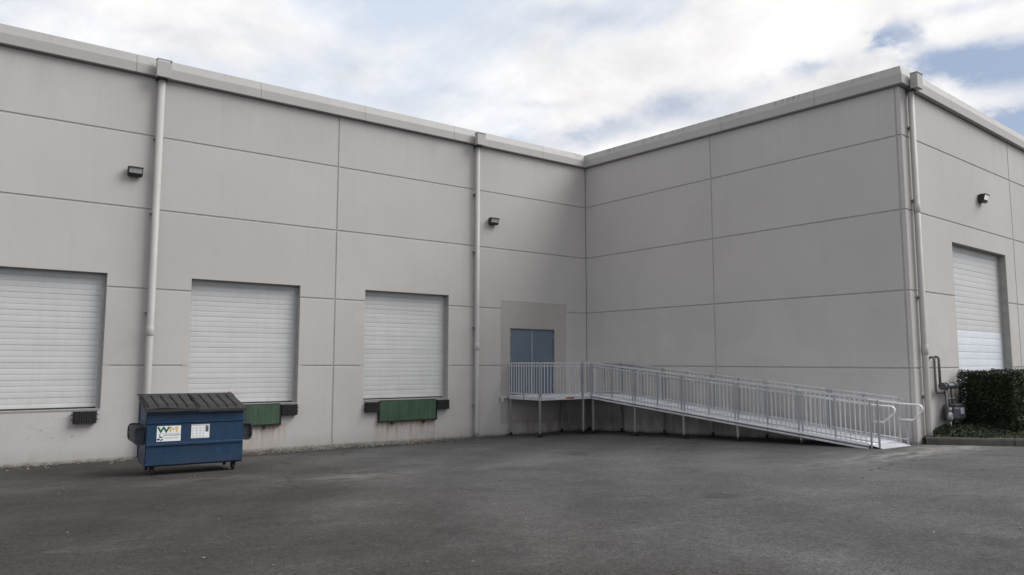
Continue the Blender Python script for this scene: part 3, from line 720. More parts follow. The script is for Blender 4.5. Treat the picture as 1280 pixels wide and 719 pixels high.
# ------------------------------------------------------------------ dock gear
def bumper(s, z0, z1, wd, label):
    e = empty('dock_bumper', tuple(wp('A', s, 0, z0)), 0); tag(e, label, 'dock bumper', 'black rubber dock bumpers')
    h = z1 - z0; n = 9
    bm = bmesh.new(); box(bm, -wd / 2 - .012, -wd / 2, -0.11, -0.001, 0, h); box(bm, wd / 2, wd / 2 + .012, -0.11, -0.001, 0, h)
    obj('end_bracket', bm, M['black'], e)
    for k in range(n):
        bm = bmesh.new(); x = -wd / 2 + (k + .5) * wd / n; j = random.uniform(-.004, .004)
        box(bm, x - wd / n / 2 + .002, x + wd / n / 2 - .002, -0.125 + j, -0.002, 0.004 + j, h - .004 + j, None, .004); obj('rubber_pad', bm, M['rubber'], e)
    bm = bmesh.new()
    for z in (h * .3, h * .7): tube(bm, [(-wd / 2 - .05, -0.05, z), (wd / 2 + .05, -0.05, z)], 0.011, 6)
    obj('tie_rod', bm, M['black'], e)
bumper(-14.22, 0.88, 1.13, 0.40, 'black laminated bumper under the right end of the leftmost dock door')
bumper(-12.00, 0.87, 1.13, 0.34, 'black bumper left of the green plate hidden behind the dumpster')
bumper(-9.87, 0.87, 1.13, 0.36, 'black bumper right of the green plate beside the dumpster')
bumper(-7.66, 0.86, 1.12, 0.36, 'black bumper left of the fully visible green plate')
bumper(-5.51, 0.86, 1.12, 0.36, 'black bumper right of the fully visible green plate')
def leveller(s0, s1, z0, z1, label):
    e = empty('dock_leveller', tuple(wp('A', (s0 + s1) / 2, 0, z0)), 0); tag(e, label, 'dock plate', 'green dock plates under the doors')
    w_ = (s1 - s0) / 2; h = z1 - z0
    bm = bmesh.new(); box(bm, -w_ + .03, w_ - .03, -0.075, -0.03, 0.03, h, None, .004); pl = obj('lip_plate', bm, M['green'], e)
    bm = bmesh.new(); box(bm, -w_, w_, -0.028, -0.001, 0, h - .002); box(bm, -w_, -w_ + .028, -.09, -.029, 0, h - .03); box(bm, w_ - .028, w_, -.09, -.029, 0, h - .03); box(bm, -w_ + .0285, w_ - .0285, -.09, -.029, 0, .028)
    obj('frame', bm, M['black'], e)
    bm = bmesh.new(); tube(bm, [(-w_ + .04, -0.06, h + .004), (w_ - .04, -0.06, h + .004)], 0.016, 8); obj('hinge', bm, M['black'], e)
    for x in (-w_ * .53, w_ * .55):
        bm = bmesh.new(); box(bm, x - .035, x + .035, -0.08, -0.001, -0.05, -.001); tube(bm, [(x, -.05, -.05), (x, -.05, -.075)], .02, 8); obj('stop_bracket', bm, M['black'], e)
    bm = bmesh.new()
    for x in (-w_ * .33, 0.02, w_ * .36): box(bm, x - .006, x + .006, -0.079, -0.0755, .05, h - .03)
    obj('weld_seam', bm, M['green'], e)
leveller(-7.47, -5.70, 0.585, 1.13, 'green steel dock plate under the rightmost of the three dock doors')
leveller(-11.80, -10.07, 0.65, 1.15, 'green steel dock plate partly hidden behind the blue dumpster')

# ------------------------------------------------------------------ access ramp
RX0, RX1 = -1.22, 0.0            # near / far side of the ramp
YT, YE = -1.52, -10.20           # head and foot
ZT = 1.18
def zdeck(y): return ZT + (gz(-.6, YE) + 0.035 - ZT) * (YT - y) / (YT - YE)
ramp = tag(empty('access_ramp', (RX0, YE, gz(RX0, YE))), 'long aluminium wheelchair ramp with picket railings leading up to the blue double door', 'ramp')
RO = Vector(ramp.location)
def rp(name, bm, mat, parent=None, smooth=False):
    bmesh.ops.translate(bm, vec=-RO, verts=bm.verts[:])
    return obj(name, bm, mat, parent or ramp, smooth)
# platform deck
PX0, PY1 = -3.22, -0.06
bm = bmesh.new(); box(bm, PX0, RX1, YT, PY1, ZT - 0.10, ZT - .012); rp('platform_frame', bm, M['alu'])
pl = bmesh.new(); k = 0
y = YT + 0.004
planks_parent = None
while y < PY1 - .1:
    box(pl, PX0 - .01, RX1, y, y + 0.145, ZT - .0115, ZT + .003, None, .003); y += 0.150
rp('platform_deck', pl, M['alu_deck'])
bm = bmesh.new(); box(bm, PX0 - .30, PX0 - .012, -0.05, -0.004, ZT - .08, ZT - .02); box(bm, PX0 - .29, PX0 - .25, -.16, -.051, ZT - .17, ZT - .03); rp('wall_bracket', bm, M['alu'])
# tri-colour maker's tape on the platform edge
t0 = -2.64
for (xa, xb, mt, nm) in ((t0, t0 + .33, 'tapewhite', 'white'), (t0 + .332, t0 + .42, 'yellow', 'yellow'), (t0 + .422, t0 + .70, 'tapered', 'red')):
    bm = bmesh.new(); box(bm, xa, xb, YT - .004, YT - .0005, ZT - 0.075, ZT - 0.030); tag(rp('edge_tape', bm, M[mt]), nm + ' stripe of tape on the platform edge')
# ramp deck in planks laid across (ribs catch the light)
joints = [YT, -3.21, -4.94, -6.60, -8.30, YE + .35]
nn = 0
plank_me = {}
slope = (zdeck(YE) - zdeck(YT)) / (YE - YT); ang = math.atan(slope)
for a, b in zip(joints, joints[1:]):
    n = round((a - b) / 0.155); h = (a - b) / n
    key = round(h, 4)
    bm = bmesh.new(); box(bm, RX0 + .045, RX1 - .045, -h + .006, 0, -.03, 0.0, None, .003)
    for q in range(3):
        yy = -h * (q + .7) / 3.4; box(bm, RX0 + .05, RX1 - .05, yy - .008, yy, 0.0005, .0045)
    me = bpy.data.meshes.new('deck_plank'); bm.to_mesh(me); bm.free(); me.materials.append(M['alu_deck'])
    for k in range(n):
        yy = a - k * h; o = bpy.data.objects.new('deck_plank', me); C.objects.link(o); o.parent = ramp
        o.location = Vector((0, yy, zdeck(yy))) - RO; o.rotation_euler = (ang, 0, 0)
    for x in (RX0, RX1):
        bm = bmesh.new(); obox(bm, (x, a - .004, zdeck(a) - .035), (x, b + .004, zdeck(b) - .035), 0.045, 0.14); 
        obox(bm, (x + (.03 if x == RX1 else -.03), a - .004, zdeck(a) - .085), (x + (.03 if x == RX1 else -.03), b + .004, zdeck(b) - .085), 0.02, 0.02)
        rp('side_channel', bm, M['alu'])
        sx = 1 if x == RX1 else -1
        bm = bmesh.new(); obox(bm, (x + sx * .026, a - .004, zdeck(a) + .012), (x + sx * .026, b + .004, zdeck(b) + .012), .012, .05); rp('edge_strip', bm, M['alu_bright'])
        bm = bmesh.new(); obox(bm, (x + sx * .0235, a - .004, zdeck(a) - .045), (x + sx * .0235, b + .004, zdeck(b) - .045), .003, .022); rp('slot', bm, M['dsteel'])
# transition flap at the foot
bm = bmesh.new()
ya, yb = YE + .35, YE + .07
v = [bm.verts.new(p) for p in ((RX0 + .02, ya, zdeck(ya) + .004), (RX1 - .0, ya, zdeck(ya) + .004), (RX1 + .0, yb, gz(0, yb) + .006), (RX0 + .02, yb, gz(-1.2, yb) + .006))]
f = bm.faces.new(v); r_ = bmesh.ops.extrude_face_region(bm, geom=[f]); bmesh.ops.translate(bm, vec=(0, 0, -.012), verts=[q for q in r_['geom'] if isinstance(q, bmesh.types.BMVert)])
bmesh.ops.recalc_face_normals(bm, faces=bm.faces[:]); rp('transition_plate', bm, M['alu'])

# shared picket mesh
def picket_mesh(h):
    bm = bmesh.new(); box(bm, -.0085, .0085, -.0085, .0085, 0, h); me = bpy.data.meshes.new('picket'); bm.to_mesh(me); bm.free(); me.materials.append(M['alu']); return me
PH = 0.90; pk = picket_mesh(PH)
def post_bm(x, y, z0, z1, w_=0.036): 
    bm = bmesh.new(); box(bm, x - w_ / 2, x + w_ / 2, y - w_ / 2, y + w_ / 2, z0, z1, None, .003); return bm
def guard(xside, ys, zf, name, ext=0.0):
    """a run of railing along y at x; ys = list of (y0,y1) frames"""
    for (y0, y1) in ys:
        bm = bmesh.new()
        for dz, w_, h in ((0.95, 0.034, 0.034), (0.865, 0.022, 0.022), (0.075, 0.028, 0.03)):
            obox(bm, (xside, y0 - .019, zf(y0) + dz), (xside, y1 + .019, zf(y1) + dz), w_, h)
        gr = rp(name, bm, M['alu'])
        ym = (y0 + y1) / 2
        for yy in (y0, ym, y1):
            bm = post_bm(xside, yy, zf(yy) - .10, zf(yy) + .95 - .018); bmesh.ops.translate(bm, vec=-RO, verts=bm.verts[:]); obj('post', bm, M['alu_post'], gr)
            bm = bmesh.new(); sx = -1 if xside < -.5 else 1
            for dz in (-.075, .02): tube(bm, [(xside + sx * .019, yy, zf(yy) + dz), (xside + sx * .032, yy, zf(yy) + dz)], .011, 6)
            bmesh.ops.translate(bm, vec=-RO, verts=bm.verts[:]); obj('bolt', bm, M['galv'], gr)
        for (a, b) in ((y0, ym), (ym, y1)):
            n = max(2, round((a - b) / 0.118))
            for k in range(1, n):
                yy = a + (b - a) * k / n
                o = bpy.data.objects.new('picket', pk); C.objects.link(o); o.parent = gr; o.location = Vector((xside, yy, zf(yy) + 0.03)) - RO
def guard_x(y, x0, x1, z, name):
    bm = bmesh.new()
    for dz, w_, h in ((0.95, 0.034, 0.034), (0.865, 0.022, 0.022), (0.075, 0.028, 0.03)):
        obox(bm, (x0 + .019, y, z + dz), (x1 - .019, y, z + dz), w_, h)
    gr = rp(name, bm, M['alu'])
    for xx in (x0, x1):
        bm = post_bm(xx, y, z - .11, z + .95 + .018); bmesh.ops.translate(bm, vec=-RO, verts=bm.verts[:]); obj('post', bm, M['alu_post'], gr)
    n = round((x1 - x0) / 0.118)
    for k in range(1, n):
        xx = x0 + (x1 - x0) * k / n
        o = bpy.data.objects.new('picket', pk); C.objects.link(o); o.parent = gr; o.location = Vector((xx, y, z + 0.03)) - RO
fr = []
js = [YT + .02, -3.21, -4.94, -6.60, -8.30, -9.95]
for a, b in zip(js, js[1:]): fr.append((a - .045, b + .045))
guard(RX0 - .005, fr, zdeck, 'guardrail')
guard(RX1 + .005, [(a, b) for a, b in fr], zdeck, 'guardrail')
flat = lambda y: ZT
guard(PX0, [(PY1 - .03, YT + .02)], flat, 'guardrail')
guard(RX1 + .005, [(PY1 - .03, YT + .05)], flat, 'guardrail')
guard_x(YT, PX0 + .05, RX0 - .42, ZT, 'guardrail')
guard_x(YT, RX0 - .36, RX0 - .06, ZT, 'guardrail')
# handrails with returned ends
def handrail(x, yend, yret):
    pts = [(x, YT + .0, zdeck(YT) + .83)]
    pts.append((x, -9.3, zdeck(-9.3) + .83))
    z1 = zdeck(-10.05) + .83
    rb = .085; cy, cz = yend + .10, z1 - rb - .005
    pts += [(x, -10.05, z1)]
    for k in range(8):
        t_ = math.pi / 2 + (math.pi / 2 + .62) * k / 7
        pts.append((x, cy + rb * math.cos(t_), cz + rb * math.sin(t_)))
    z2 = z1 - .335; r2 = .10; yk = yret + .0
    for k in range(6):
        t_ = -math.pi / 2 - .95 + .95 * k / 5
        pts.append((x, yk + r2 * math.cos(t_), z2 + r2 + r2 * math.sin(t_)))
    pts.append((x, -9.93, z2))
    bm = bmesh.new(); tube(bm, pts, 0.020, 8); rp('handrail', bm, M['alu_bright'], None, True)
    bm = bmesh.new()
    for yy in [(a + b) / 2 for a, b in fr] + [a for a, b in fr]:
        s = -1 if x < -.5 else 1
        obox(bm, (x, yy, zdeck(yy) + .80), (x + s * .075, yy, zdeck(yy) + .80), .012, .012); tube(bm, [(x, yy, zdeck(yy) + .80), (x, yy, zdeck(yy) + .815)], .008, 6)
    rp('handrail_bracket', bm, M['alu_bright'])
handrail(RX0 + .055, -10.40, -10.12)
handrail(RX1 - .075, -10.45, -10.20)
for x in (RX0 - .005, RX1 + .005):
    bm = post_bm(x, -10.07, zdeck(-10.07) - .02, zdeck(-10.07) + .95); rp('post', bm, M['alu_post'])
    bm = bmesh.new()
    for dz in (.93, .075): obox(bm, (x, -9.92, zdeck(-9.92) + dz), (x, -10.07, zdeck(-10.07) + dz), .022, .022)
    rp('end_rail', bm, M['alu'])
# a slender post carrying each rail return
for x in (RX1 - .075,):
    bm = post_bm(x, -9.95, zdeck(-9.95), zdeck(-9.95) + .52, .03); rp('post', bm, M['alu_post'])
# legs with footplates
def leg(x, y, ztop, r=.024):
    g0 = gz(x, y)
    bm = bmesh.new(); box(bm, x - r, x + r, y - r, y + r, g0 + .02, ztop, None, .003); l = rp('leg', bm, M['galv'])
    bm = bmesh.new(); box(bm, x - .10, x + .10, y - .10, y + .10, g0 + .003, g0 + .02); tube(bm, [(x, y, g0 + .02), (x, y, g0 + .11)], .036, 8)
    for s in (-1, 1): tube(bm, [(x + s * .045, y, g0 + .05), (x + s * .0, y, g0 + .05)], .016, 6)
    bmesh.ops.translate(bm, vec=-RO, verts=bm.verts[:]); obj('foot', bm, M['black'], l)
for y in (YT - .03, -3.23, -4.95, -6.61, -8.30):
    leg(RX0 + .01, y, zdeck(y) - .09); leg(RX1 - .03, y + .0, zdeck(y) - .09)
for (x, y) in ((PX0 + .015, PY1 - .10), (PX0 + .02, YT + .025), (-1.56, YT + .025), (-1.2, PY1 - .08), (-.06, PY1 - .1)):
    leg(x, y, ZT - .10)
bm = bmesh.new()
for x in (RX0 + .01, RX1 - .03):
    pass
for y in (-3.23, -4.95, -6.61): obox(bm, (RX0 + .01, y, zdeck(y) - .12), (RX1 - .03, y, zdeck(y) - .12), .04, .04)
rp('cross_beam', bm, M['galv'])

# ------------------------------------------------------------------ dumpster
DW, DD = 1.58, 1.12
du = tag(empty('dumpster', (-13.83, -3.93, gz(-13.0, -3.8)), -0.078), 'blue steel dumpster with black plastic lids standing by the dock wall', 'dumpster')
ZB, HF, HB = 0.15, 1.10, 1.30
def dprof(y0, z0, y1, z1, y): return z0 + (z1 - z0) * (y - y0) / (y1 - y0)
bm = bmesh.new()
# side profile: front face in three stepped bands divided by pressed ribs
fp = [(0.035, ZB), (0.005, ZB + .03), (0.005, ZB + .34), (-0.022, ZB + .355), (-0.022, ZB + .385), (0.0, ZB + .40), (0.0, ZB + .72), (-0.02, ZB + .735), (-.02, ZB + .76), (0.012, ZB + .775),
      (0.012, ZB + .87), (-.004, ZB + .88), (-.004, ZB + .90), (0.02, ZB + .91), (0.02, HF - .02)]
prof = fp + [(DD, HB - .03), (DD, ZB + .30), (DD - .12, ZB)]
prism(bm, prof, 0.0, DW)
obj('body', bm, M['dblue'], du)
# rim channel along the front and sides
bm = bmesh.new()
box(bm, -.02, DW + .02, -.03, .03, HF - .045, HF)
for x in (-.02, DW - .015): 
    obox(bm, (x + .018, .031, HF - .022), (x + .018, DD, HB - .018), .036, .04)
obj('rim', bm, M['dsteel'], du)
# corner posts and side stiffeners
bm = bmesh.new()
for x in (-.014, DW + .001):
    prism(bm, [(0.04, ZB + .05), (0.10, ZB + .05), (0.10, HF - .04), (0.04, HF - .05)], x, x + .013)
    prism(bm, [(DD - .12, ZB + .06), (DD - .03, ZB + .3), (DD - .03, HB - .08), (DD - .12, HB - .09)], x, x + .013)
    prism(bm, [(0.11, ZB + .70), (DD - .13, ZB + .70), (DD - .13, ZB + .74), (0.11, ZB + .74)], x - .006, x + .012)
obj('side_stiffener', bm, M['dblue'], du)
# fork pockets
for s in (0, 1):
    x0 = -.17 if s == 0 else DW + .002; x1 = x0 + .168; z0, z1 = ZB + .40, ZB + .66
    bm = bmesh.new(); t = .014; ya, yb = .12, .98
    box(bm, x0, x1, ya, yb, z1 - t, z1); box(bm, x0, x1, ya, yb, z0, z0 + t)
    xo = x0 if s == 0 else x1 - t
    box(bm, xo, xo + t, ya, yb, z0 + t, z1 - t)
    box(bm, x0 + .016, x1 - .016, ya + .015, ya + .025, z0 + t, z1 - t)
    # flared lead-in collar
    cx = (x0 + x1) / 2; cz = (z0 + z1) / 2; rx, rz = .105, .16
    for yy in (ya - .03, yb):
        ring = [(cx + rx * math.copysign(abs(math.cos(t_)) ** .6, math.cos(t_)), cz + rz * math.copysign(abs(math.sin(t_)) ** .6, math.sin(t_))) for t_ in [2 * math.pi * k / 16 for k in range(16)]]
        A_ = [[bm.verts.new((cx + (a - cx) * f_, yv, cz + (b - cz) * f_)) for a, b in ring] for f_, yv in ((1, yy), (1, yy + .03), (.82, yy + .03), (.82, yy))]
        for q in range(4):
            P_, Q_ = A_[q], A_[(q + 1) % 4]
            for k in range(16): bm.faces.new((P_[k], P_[(k + 1) % 16], Q_[(k + 1) % 16], Q_[k]))
    bmesh.ops.recalc_face_normals(bm, faces=bm.faces[:])
    obj('fork_pocket', bm, M['dsteel'], du)
# casters
for (x, y) in ((.12, .14), (DW - .12, .14), (.12, DD - .30), (DW - .12, DD - .30)):
    c_ = bmesh.new(); box(c_, x - .05, x + .05, y - .05, y + .05, ZB - .015, ZB - .001)
    for s in (-1, 1): prism(c_, [(y - .035, ZB - .016), (y + .035, ZB - .016), (y + .05, .06), (y + .02, .05)], x + s * .032 - .004, x + s * .032 + .004)
    cs = obj('caster', c_, M['black'], du)
    c_ = bmesh.new(); tube(c_, [(x - .022, y + .03, .072), (x - .018, y + .03, .072), (x + .018, y + .03, .072), (x + .022, y + .03, .072)], [.06, .07, .07, .06], 14); obj('wheel', c_, M['wheel'], cs)
# lids: two ribbed plastic sheets, left one bowed up at its front edge
def lid(x0, x1, lift, label):
    bm = bmesh.new(); nx, ny = 90, 12
    def P_(u, v_):
        x = x0 + (x1 - x0) * u; y = -.075 + (DD + .10) * v_
        z = HF + .012 + (HB - HF + .02) * (max(0, y) / DD)
        z += lift * (1 - v_) ** 2 * math.sin(math.pi * min(1, u * 1.15 + .1)) * .5 + lift * (1 - v_) * .35 - .02 * math.sin(math.pi * v_) 
        uu = (u * 5.2 + .16 * v_ + .25) % 1.0; rib = 1 - math.exp(-((uu - .5) / .085) ** 4) * 1.0
        if .06 < v_ < .95: z += 0.05 * rib * min(1, (v_ - .06) * 9) * min(1, (.95 - v_) * 12)
        return Vector((x, y, z))
    T = [[bm.verts.new(P_(i / nx, j / ny)) for i in range(nx + 1)] for j in range(ny + 1)]
    B = [[bm.verts.new(P_(i / nx, j / ny) - Vector((0, 0, .012))) for i in range(nx + 1)] for j in range(ny + 1)]
    for j in range(ny):
        for i in range(nx):
            bm.faces.new((T[j][i], T[j][i + 1], T[j + 1][i + 1], T[j + 1][i])).smooth = True
            bm.faces.new((B[j][i], B[j + 1][i], B[j + 1][i + 1], B[j][i + 1]))
    for i in range(nx):
        bm.faces.new((T[0][i], B[0][i], B[0][i + 1], T[0][i + 1])); bm.faces.new((T[ny][i], T[ny][i + 1], B[ny][i + 1], B[ny][i]))
    for j in range(ny):
        bm.faces.new((T[j][0], T[j + 1][0], B[j + 1][0], B[j][0])); bm.faces.new((T[j][nx], B[j][nx], B[j + 1][nx], T[j + 1][nx]))
    # turned-down front lip
    box(bm, x0, x1, -.088, -.0755, HF - .035 + lift * .35, HF + .012 + lift * .35)
    o = obj('lid', bm, M['lid'], du); o['label'] = label
lid(-.03, DW / 2 - .005, .045, 'left black ribbed lid, bowed up at the front')
lid(DW / 2 + .005, DW + .03, .0, 'right black ribbed lid lying flat')
bm = bmesh.new(); tube(bm, [(-.04, DD + .035, HB + .035), (DW + .04, DD + .035, HB + .035)], .012, 8); obj('hinge_rod', bm, M['black'], du)
bm = bmesh.new(); box(bm, DW - .03, DW + .0, DD - .01, DD + .03, HB + .03, HB + .062, None, .004); obj('red_cap', bm, M['red'], du)
bm = bmesh.new(); tube(bm, [(DW + .03, .02, HF - .02), (DW + .05, .01, HF - .04), (DW + .05, .01, HF - .20), (DW + .02, .01, HF - .22)], .008, 6); obj('latch_loop', bm, M['dsteel'], du)
# stickers
def rect(bm, x0, x1, z0, z1, y):
    vs = [bm.verts.new((a, y, b)) for a, b in ((x0, z0), (x1, z0), (x1, z1), (x0, z1))]; bm.faces.new(vs)
def text(body, size, x, z, y, mat, parent, name, shear=0.0, sx=1.0, bold=0.0):
    cu = bpy.data.curves.new(name, 'FONT'); cu.body = body; cu.size = size; cu.extrude = 0.0006; cu.shear = shear; cu.offset = bold
    cu.align_x = 'LEFT'; cu.resolution_u = 2
    t = bpy.data.objects.new(name, cu); C.objects.link(t)
    dg = bpy.context.evaluated_depsgraph_get(); me = bpy.data.meshes.new_from_object(t.evaluated_get(dg))
    bpy.data.objects.remove(t, do_unlink=True)
    me.transform(Matrix.Rotation(R(90), 4, 'X')); me.transform(Matrix.Diagonal((sx, 1, 1, 1)))
    me.materials.clear(); o = link(name, me, mat, parent); o.location = (x, y, z); return o
st = bmesh.new(); box(st, .155, .535, -.0045, -.0015, ZB + .425, ZB + .685); s1 = obj('sticker', st, M['white'], du)
s1['label'] = 'white sticker with a green and gold WM logo'
text('W', 0.135, .165, ZB + .575, -.0053, M['lgreen'], s1, 'letter', 0, 1.35, .005)
text('M', 0.135, .345, ZB + .575, -.0053, M['lgold'], s1, 'letter', 0, 1.45, .0)
text('M', 0.135, .3475, ZB + .5765, -.0062, M['lgold'], s1, 'letter', 0, 1.42, .0)
text('WASTE MANAGEMENT', 0.034, .255, ZB + .515, -.0053, M['ink'], s1, 'lettering', 0, .80)
bm = bmesh.new(); rect(bm, .19, .52, ZB + .552, ZB + .557, -.0052); rect(bm, .27, .50, ZB + .475, ZB + .482, -.0052); obj('printed_rule', bm, M['ink'], s1)
bm = bmesh.new()
for (x, z, r_) in ((.185, .46, .028), (.215, .50, .022), (.24, .455, .018), (.20, .535, .014), (.25, .49, .012), (.222, .44, .012)):
    vs = [bm.verts.new((x + r_ * (1 + .35 * math.sin(5 * t_ + x * 60)) * math.cos(t_), -.0054, ZB + z + .7 * r_ * (1 + .35 * math.cos(3 * t_)) * math.sin(t_))) for t_ in [2 * math.pi * k / 14 for k in range(14)]]; bm.faces.new(vs)
obj('torn_patch', bm, M['dblue'], s1)
st = bmesh.new(); box(st, .705, 1.005, -.0045, -.0015, ZB + .455, ZB + .69); s2 = obj('sticker', st, M['white'], du); s2['label'] = 'white instruction sticker with a small grid'
bm = bmesh.new()
for k in range(4): rect(bm, .72, .92, ZB + .49 + k * .045, ZB + .4925 + k * .045, -.0052)
for k in range(4): rect(bm, .73 + k * .06, .733 + k * .06, ZB + .475, ZB + .66, -.0053)
rect(bm, .72, .99, ZB + .672, ZB + .679, -.0052); rect(bm, .73, .98, ZB + .468, ZB + .471, -.0052)
obj('printed_grid', bm, M['ink'], s2)
bm = bmesh.new(); rect(bm, .938, .99, ZB + .56, ZB + .665, -.0052); obj('dark_print', bm, M['ink'], s2)

# ------------------------------------------------------------------ planter: kerb, soil, grass, hedge
KD = Vector((0.38, -0.925, 0)).normalized(); KN = Vector((-KD.y, KD.x, 0))    # KN points to the planter side
K0 = Vector((0.475, -10.22, 0))
kb = tag(empty('kerb', tuple(K0)), 'low weathered concrete kerb edging the planting strip', kind='structure')
lens_ = [1.62, 2.4, 2.4, 2.4]; a = 0.0
for ln in lens_:
    bm = bmesh.new(); p0 = KD * (a + .006); p1 = KD * (a + ln - .006)
    def kz(p): q = K0 + p; return gz(q.x, q.y)
    sec = [(-.02, 0.0 - .2), (0.0, .115), (.02, .15), (.145, .15), (.15, -.2)]
    r0 = [bm.verts.new((p0 + KN * o_) + Vector((0, 0, kz(p0) + z_))) for o_, z_ in sec]; r1 = [bm.verts.new((p1 + KN * o_) + Vector((0, 0, kz(p1) + z_))) for o_, z_ in sec]
    for k in range(5): bm.faces.new((r0[k], r0[(k + 1) % 5], r1[(k + 1) % 5], r1[k]))
    bm.faces.new(r0); bm.faces.new(r1[::-1]); bmesh.ops.recalc_face_normals(bm, faces=bm.faces[:])
    obj('kerb_stone', bm, M['kerb'], kb); a += ln
def soilz(p):
    # rises gently from the kerb to the wall
    d = (p - K0).dot(KN); t = max(0, min(1, d / 3.5)); base = gz(p.x, p.y)
    return base + .125 + (0.62 - (base + .125)) * (t * t * (3 - 2 * t)) + noise.noise(Vector((p.x * 1.4, p.y * 1.4, 0))) * .018
bm = bmesh.new(); grid = []
for i in range(34):
    row = []
    for j in range(40):
        p = K0 + KD * (-1.2 + i * .33) + KN * (.15 + j * .42)
        # clip at the end wall line
        sgn = (p - FR['C'][0]).dot(FR['C'][2])
        if sgn < -0.10: p = p - FR['C'][2] * (sgn + .10)
        row.append(bm.verts.new((p.x, p.y, soilz(p))))
    grid.append(row)
for i in range(33):
    for j in range(39):
        try: bm.faces.new((grid[i][j], grid[i + 1][j], grid[i + 1][j + 1], grid[i][j + 1]))
        except ValueError: pass
bmesh.ops.remove_doubles(bm, verts=bm.verts[:], dist=.0005)
bmesh.ops.recalc_face_normals(bm, faces=bm.faces[:])
soil = obj('planting_bed', bm, M['soil'], None, True); tag(soil, 'dark soil of the planting strip between kerb and end wall', kind='structure')

def leaves(name, pts, size, mat, parent=None, fold=.35, up=0.3):
    """many small folded leaves, one mesh"""
    V = []; F = []
    for p, n in pts:
        d = Vector((random.gauss(0, 1), random.gauss(0, 1), random.gauss(0, 1) + up)).normalized()
        d = (d + n * .8).normalized(); s = d.cross(Vector((random.gauss(0, 1), random.gauss(0, 1), random.gauss(0, 1)))).normalized(); u = d.cross(s)
        sz = size * random.uniform(.6, 1.25); w_ = sz * .34; b = len(V)
        V += [p, p + d * sz * .5 + s * w_ + u * w_ * fold, p + d * sz, p + d * sz * .5 - s * w_ + u * w_ * fold]
        F += [(b, b + 1, b + 2), (b, b + 2, b + 3)]
    me = bpy.data.meshes.new(name); me.from_pydata([tuple(v) for v in V], [], F); return link(name, me, mat, parent)

HS0, HS1, HO0, HO1, HZ = 2.02, 10.5, 0.12, 1.28, 1.90
hd = tag(empty('hedge', tuple(wp('C', HS0, .7, .6)), WANG['C']), 'dense dark green clipped hedge in front of the tall roller door', 'hedge')
hinv = hd.matrix_basis.inverted()
def hp(s, o, z): return wp('C', s, o, z)
bm = bmesh.new(); box(bm, HS0 + .22, HS1 - .1, .22, 1.10, .62, HZ - .11)
core = bm
bmesh.ops.subdivide_edges(core, edges=core.edges[:], cuts=14, use_grid_fill=True)
for v_ in core.verts:
    q = v_.co + Vector((1, 1, 1)) * noise.noise(v_.co * 3.0) * .07
    pw = wp('C', q.x, q.y, q.z); v_.co = hinv @ pw
obj('inner_growth', core, M['core'], hd)
pts = []
def surf(s, o, z, n, depth=.16):
    bumpy = noise.noise(Vector((s * 2.2, o * 2.2, z * 2.2))) * .07 + noise.noise(Vector((s * 7, o * 7, z * 7))) * .035
    d = bumpy - abs(random.gauss(0, 1)) * depth * .45 + (random.random() < .06) * random.uniform(0, .07)
    p = wp('C', s, o, z); O, D, Nn = FR['C']
    nw = (D * n[0] + Nn * n[1] + Vector((0, 0, n[2])))
    return hinv @ (p + nw * d), nw
def zlow(s, o): return .60 + .06 * noise.noise(Vector((s * 1.7, o * 3, 0)))
for k in range(30000):
    s = random.uniform(HS0 + .1, 9.0); z = random.uniform(.58, HZ)
    if z > zlow(s, 0): 
        tuck = max(0, (.85 - z)) * .3
        pts.append(surf(s, HO1 - tuck, z, (0, 1, 0)))
for k in range(20000): pts.append(surf(random.uniform(HS0, 9.0), random.uniform(HO0, HO1), HZ, (0, 0, 1), .12))
for k in range(15000):
    z = random.uniform(.60, HZ); tuck = max(0, (1.2 - z)) * .40
    pts.append(surf(HS0 + tuck, random.uniform(HO0, HO1), z, (-1, 0, 0)))
lf = leaves('foliage', pts, .042, M['leaf'], hd); lf['kind'] = 'stuff'
bm = bmesh.new()
for k in range(26):
    s = HS0 + .35 + k * .3 + random.uniform(-.08, .08); o = random.uniform(.45, 1.0); z0 = soilz(wp('C', s, o, 0)) - .02
    tube(bm, [hinv @ wp('C', s, o, z0), hinv @ wp('C', s + random.uniform(-.05, .05), o + random.uniform(-.05, .05), .72), hinv @ wp('C', s + random.uniform(-.12, .12), o, 1.1)], [.02, .016, .008], 6)
tw = obj('stems', bm, M['twig'], hd); tw['kind'] = 'stuff'

gp = []
for k in range(16000):
    i = random.uniform(-.15, 4.2); j = random.uniform(.16, 3.6) ** 1.0
    p = K0 + KD * i + KN * j
    so = (p - FR['C'][0]).dot(FR['C'][2])
    if so < .02: continue
    if noise.noise(Vector((p.x * 1.3, p.y * 1.3, 4))) < -.28: continue
    p = Vector((p.x, p.y, soilz(p) - .004)); gp.append((p, Vector((0, 0, .9))))
gr = leaves('grass', gp, .055, M['grass'], None, .2, 1.2); tag(gr, 'patchy short dark grass on the planting strip', 'grass', kind='stuff')

gc = []
for k in range(9000):
    s_ = random.uniform(.55, 3.2); o_ = random.uniform(.02, 1.15) ** 1.1; h_ = .30 * max(0, 1 - (o_ / 1.2) ** 2) * (.55 + .45 * noise.noise(Vector((s_ * 3, o_ * 3, 1)))) * min(1, (s_ - .5) * 2.5)
    p = wp('C', s_, o_, 0); gc.append((Vector((p.x, p.y, soilz(p) + h_ * random.random() ** .4)), Vector((0, 0, .5))))
tag(leaves('ground_cover', gc, .05, M['leaf'], None, .3, .8), 'low dark ground cover below the gas meter and the hedge end', 'ground cover', kind='stuff')

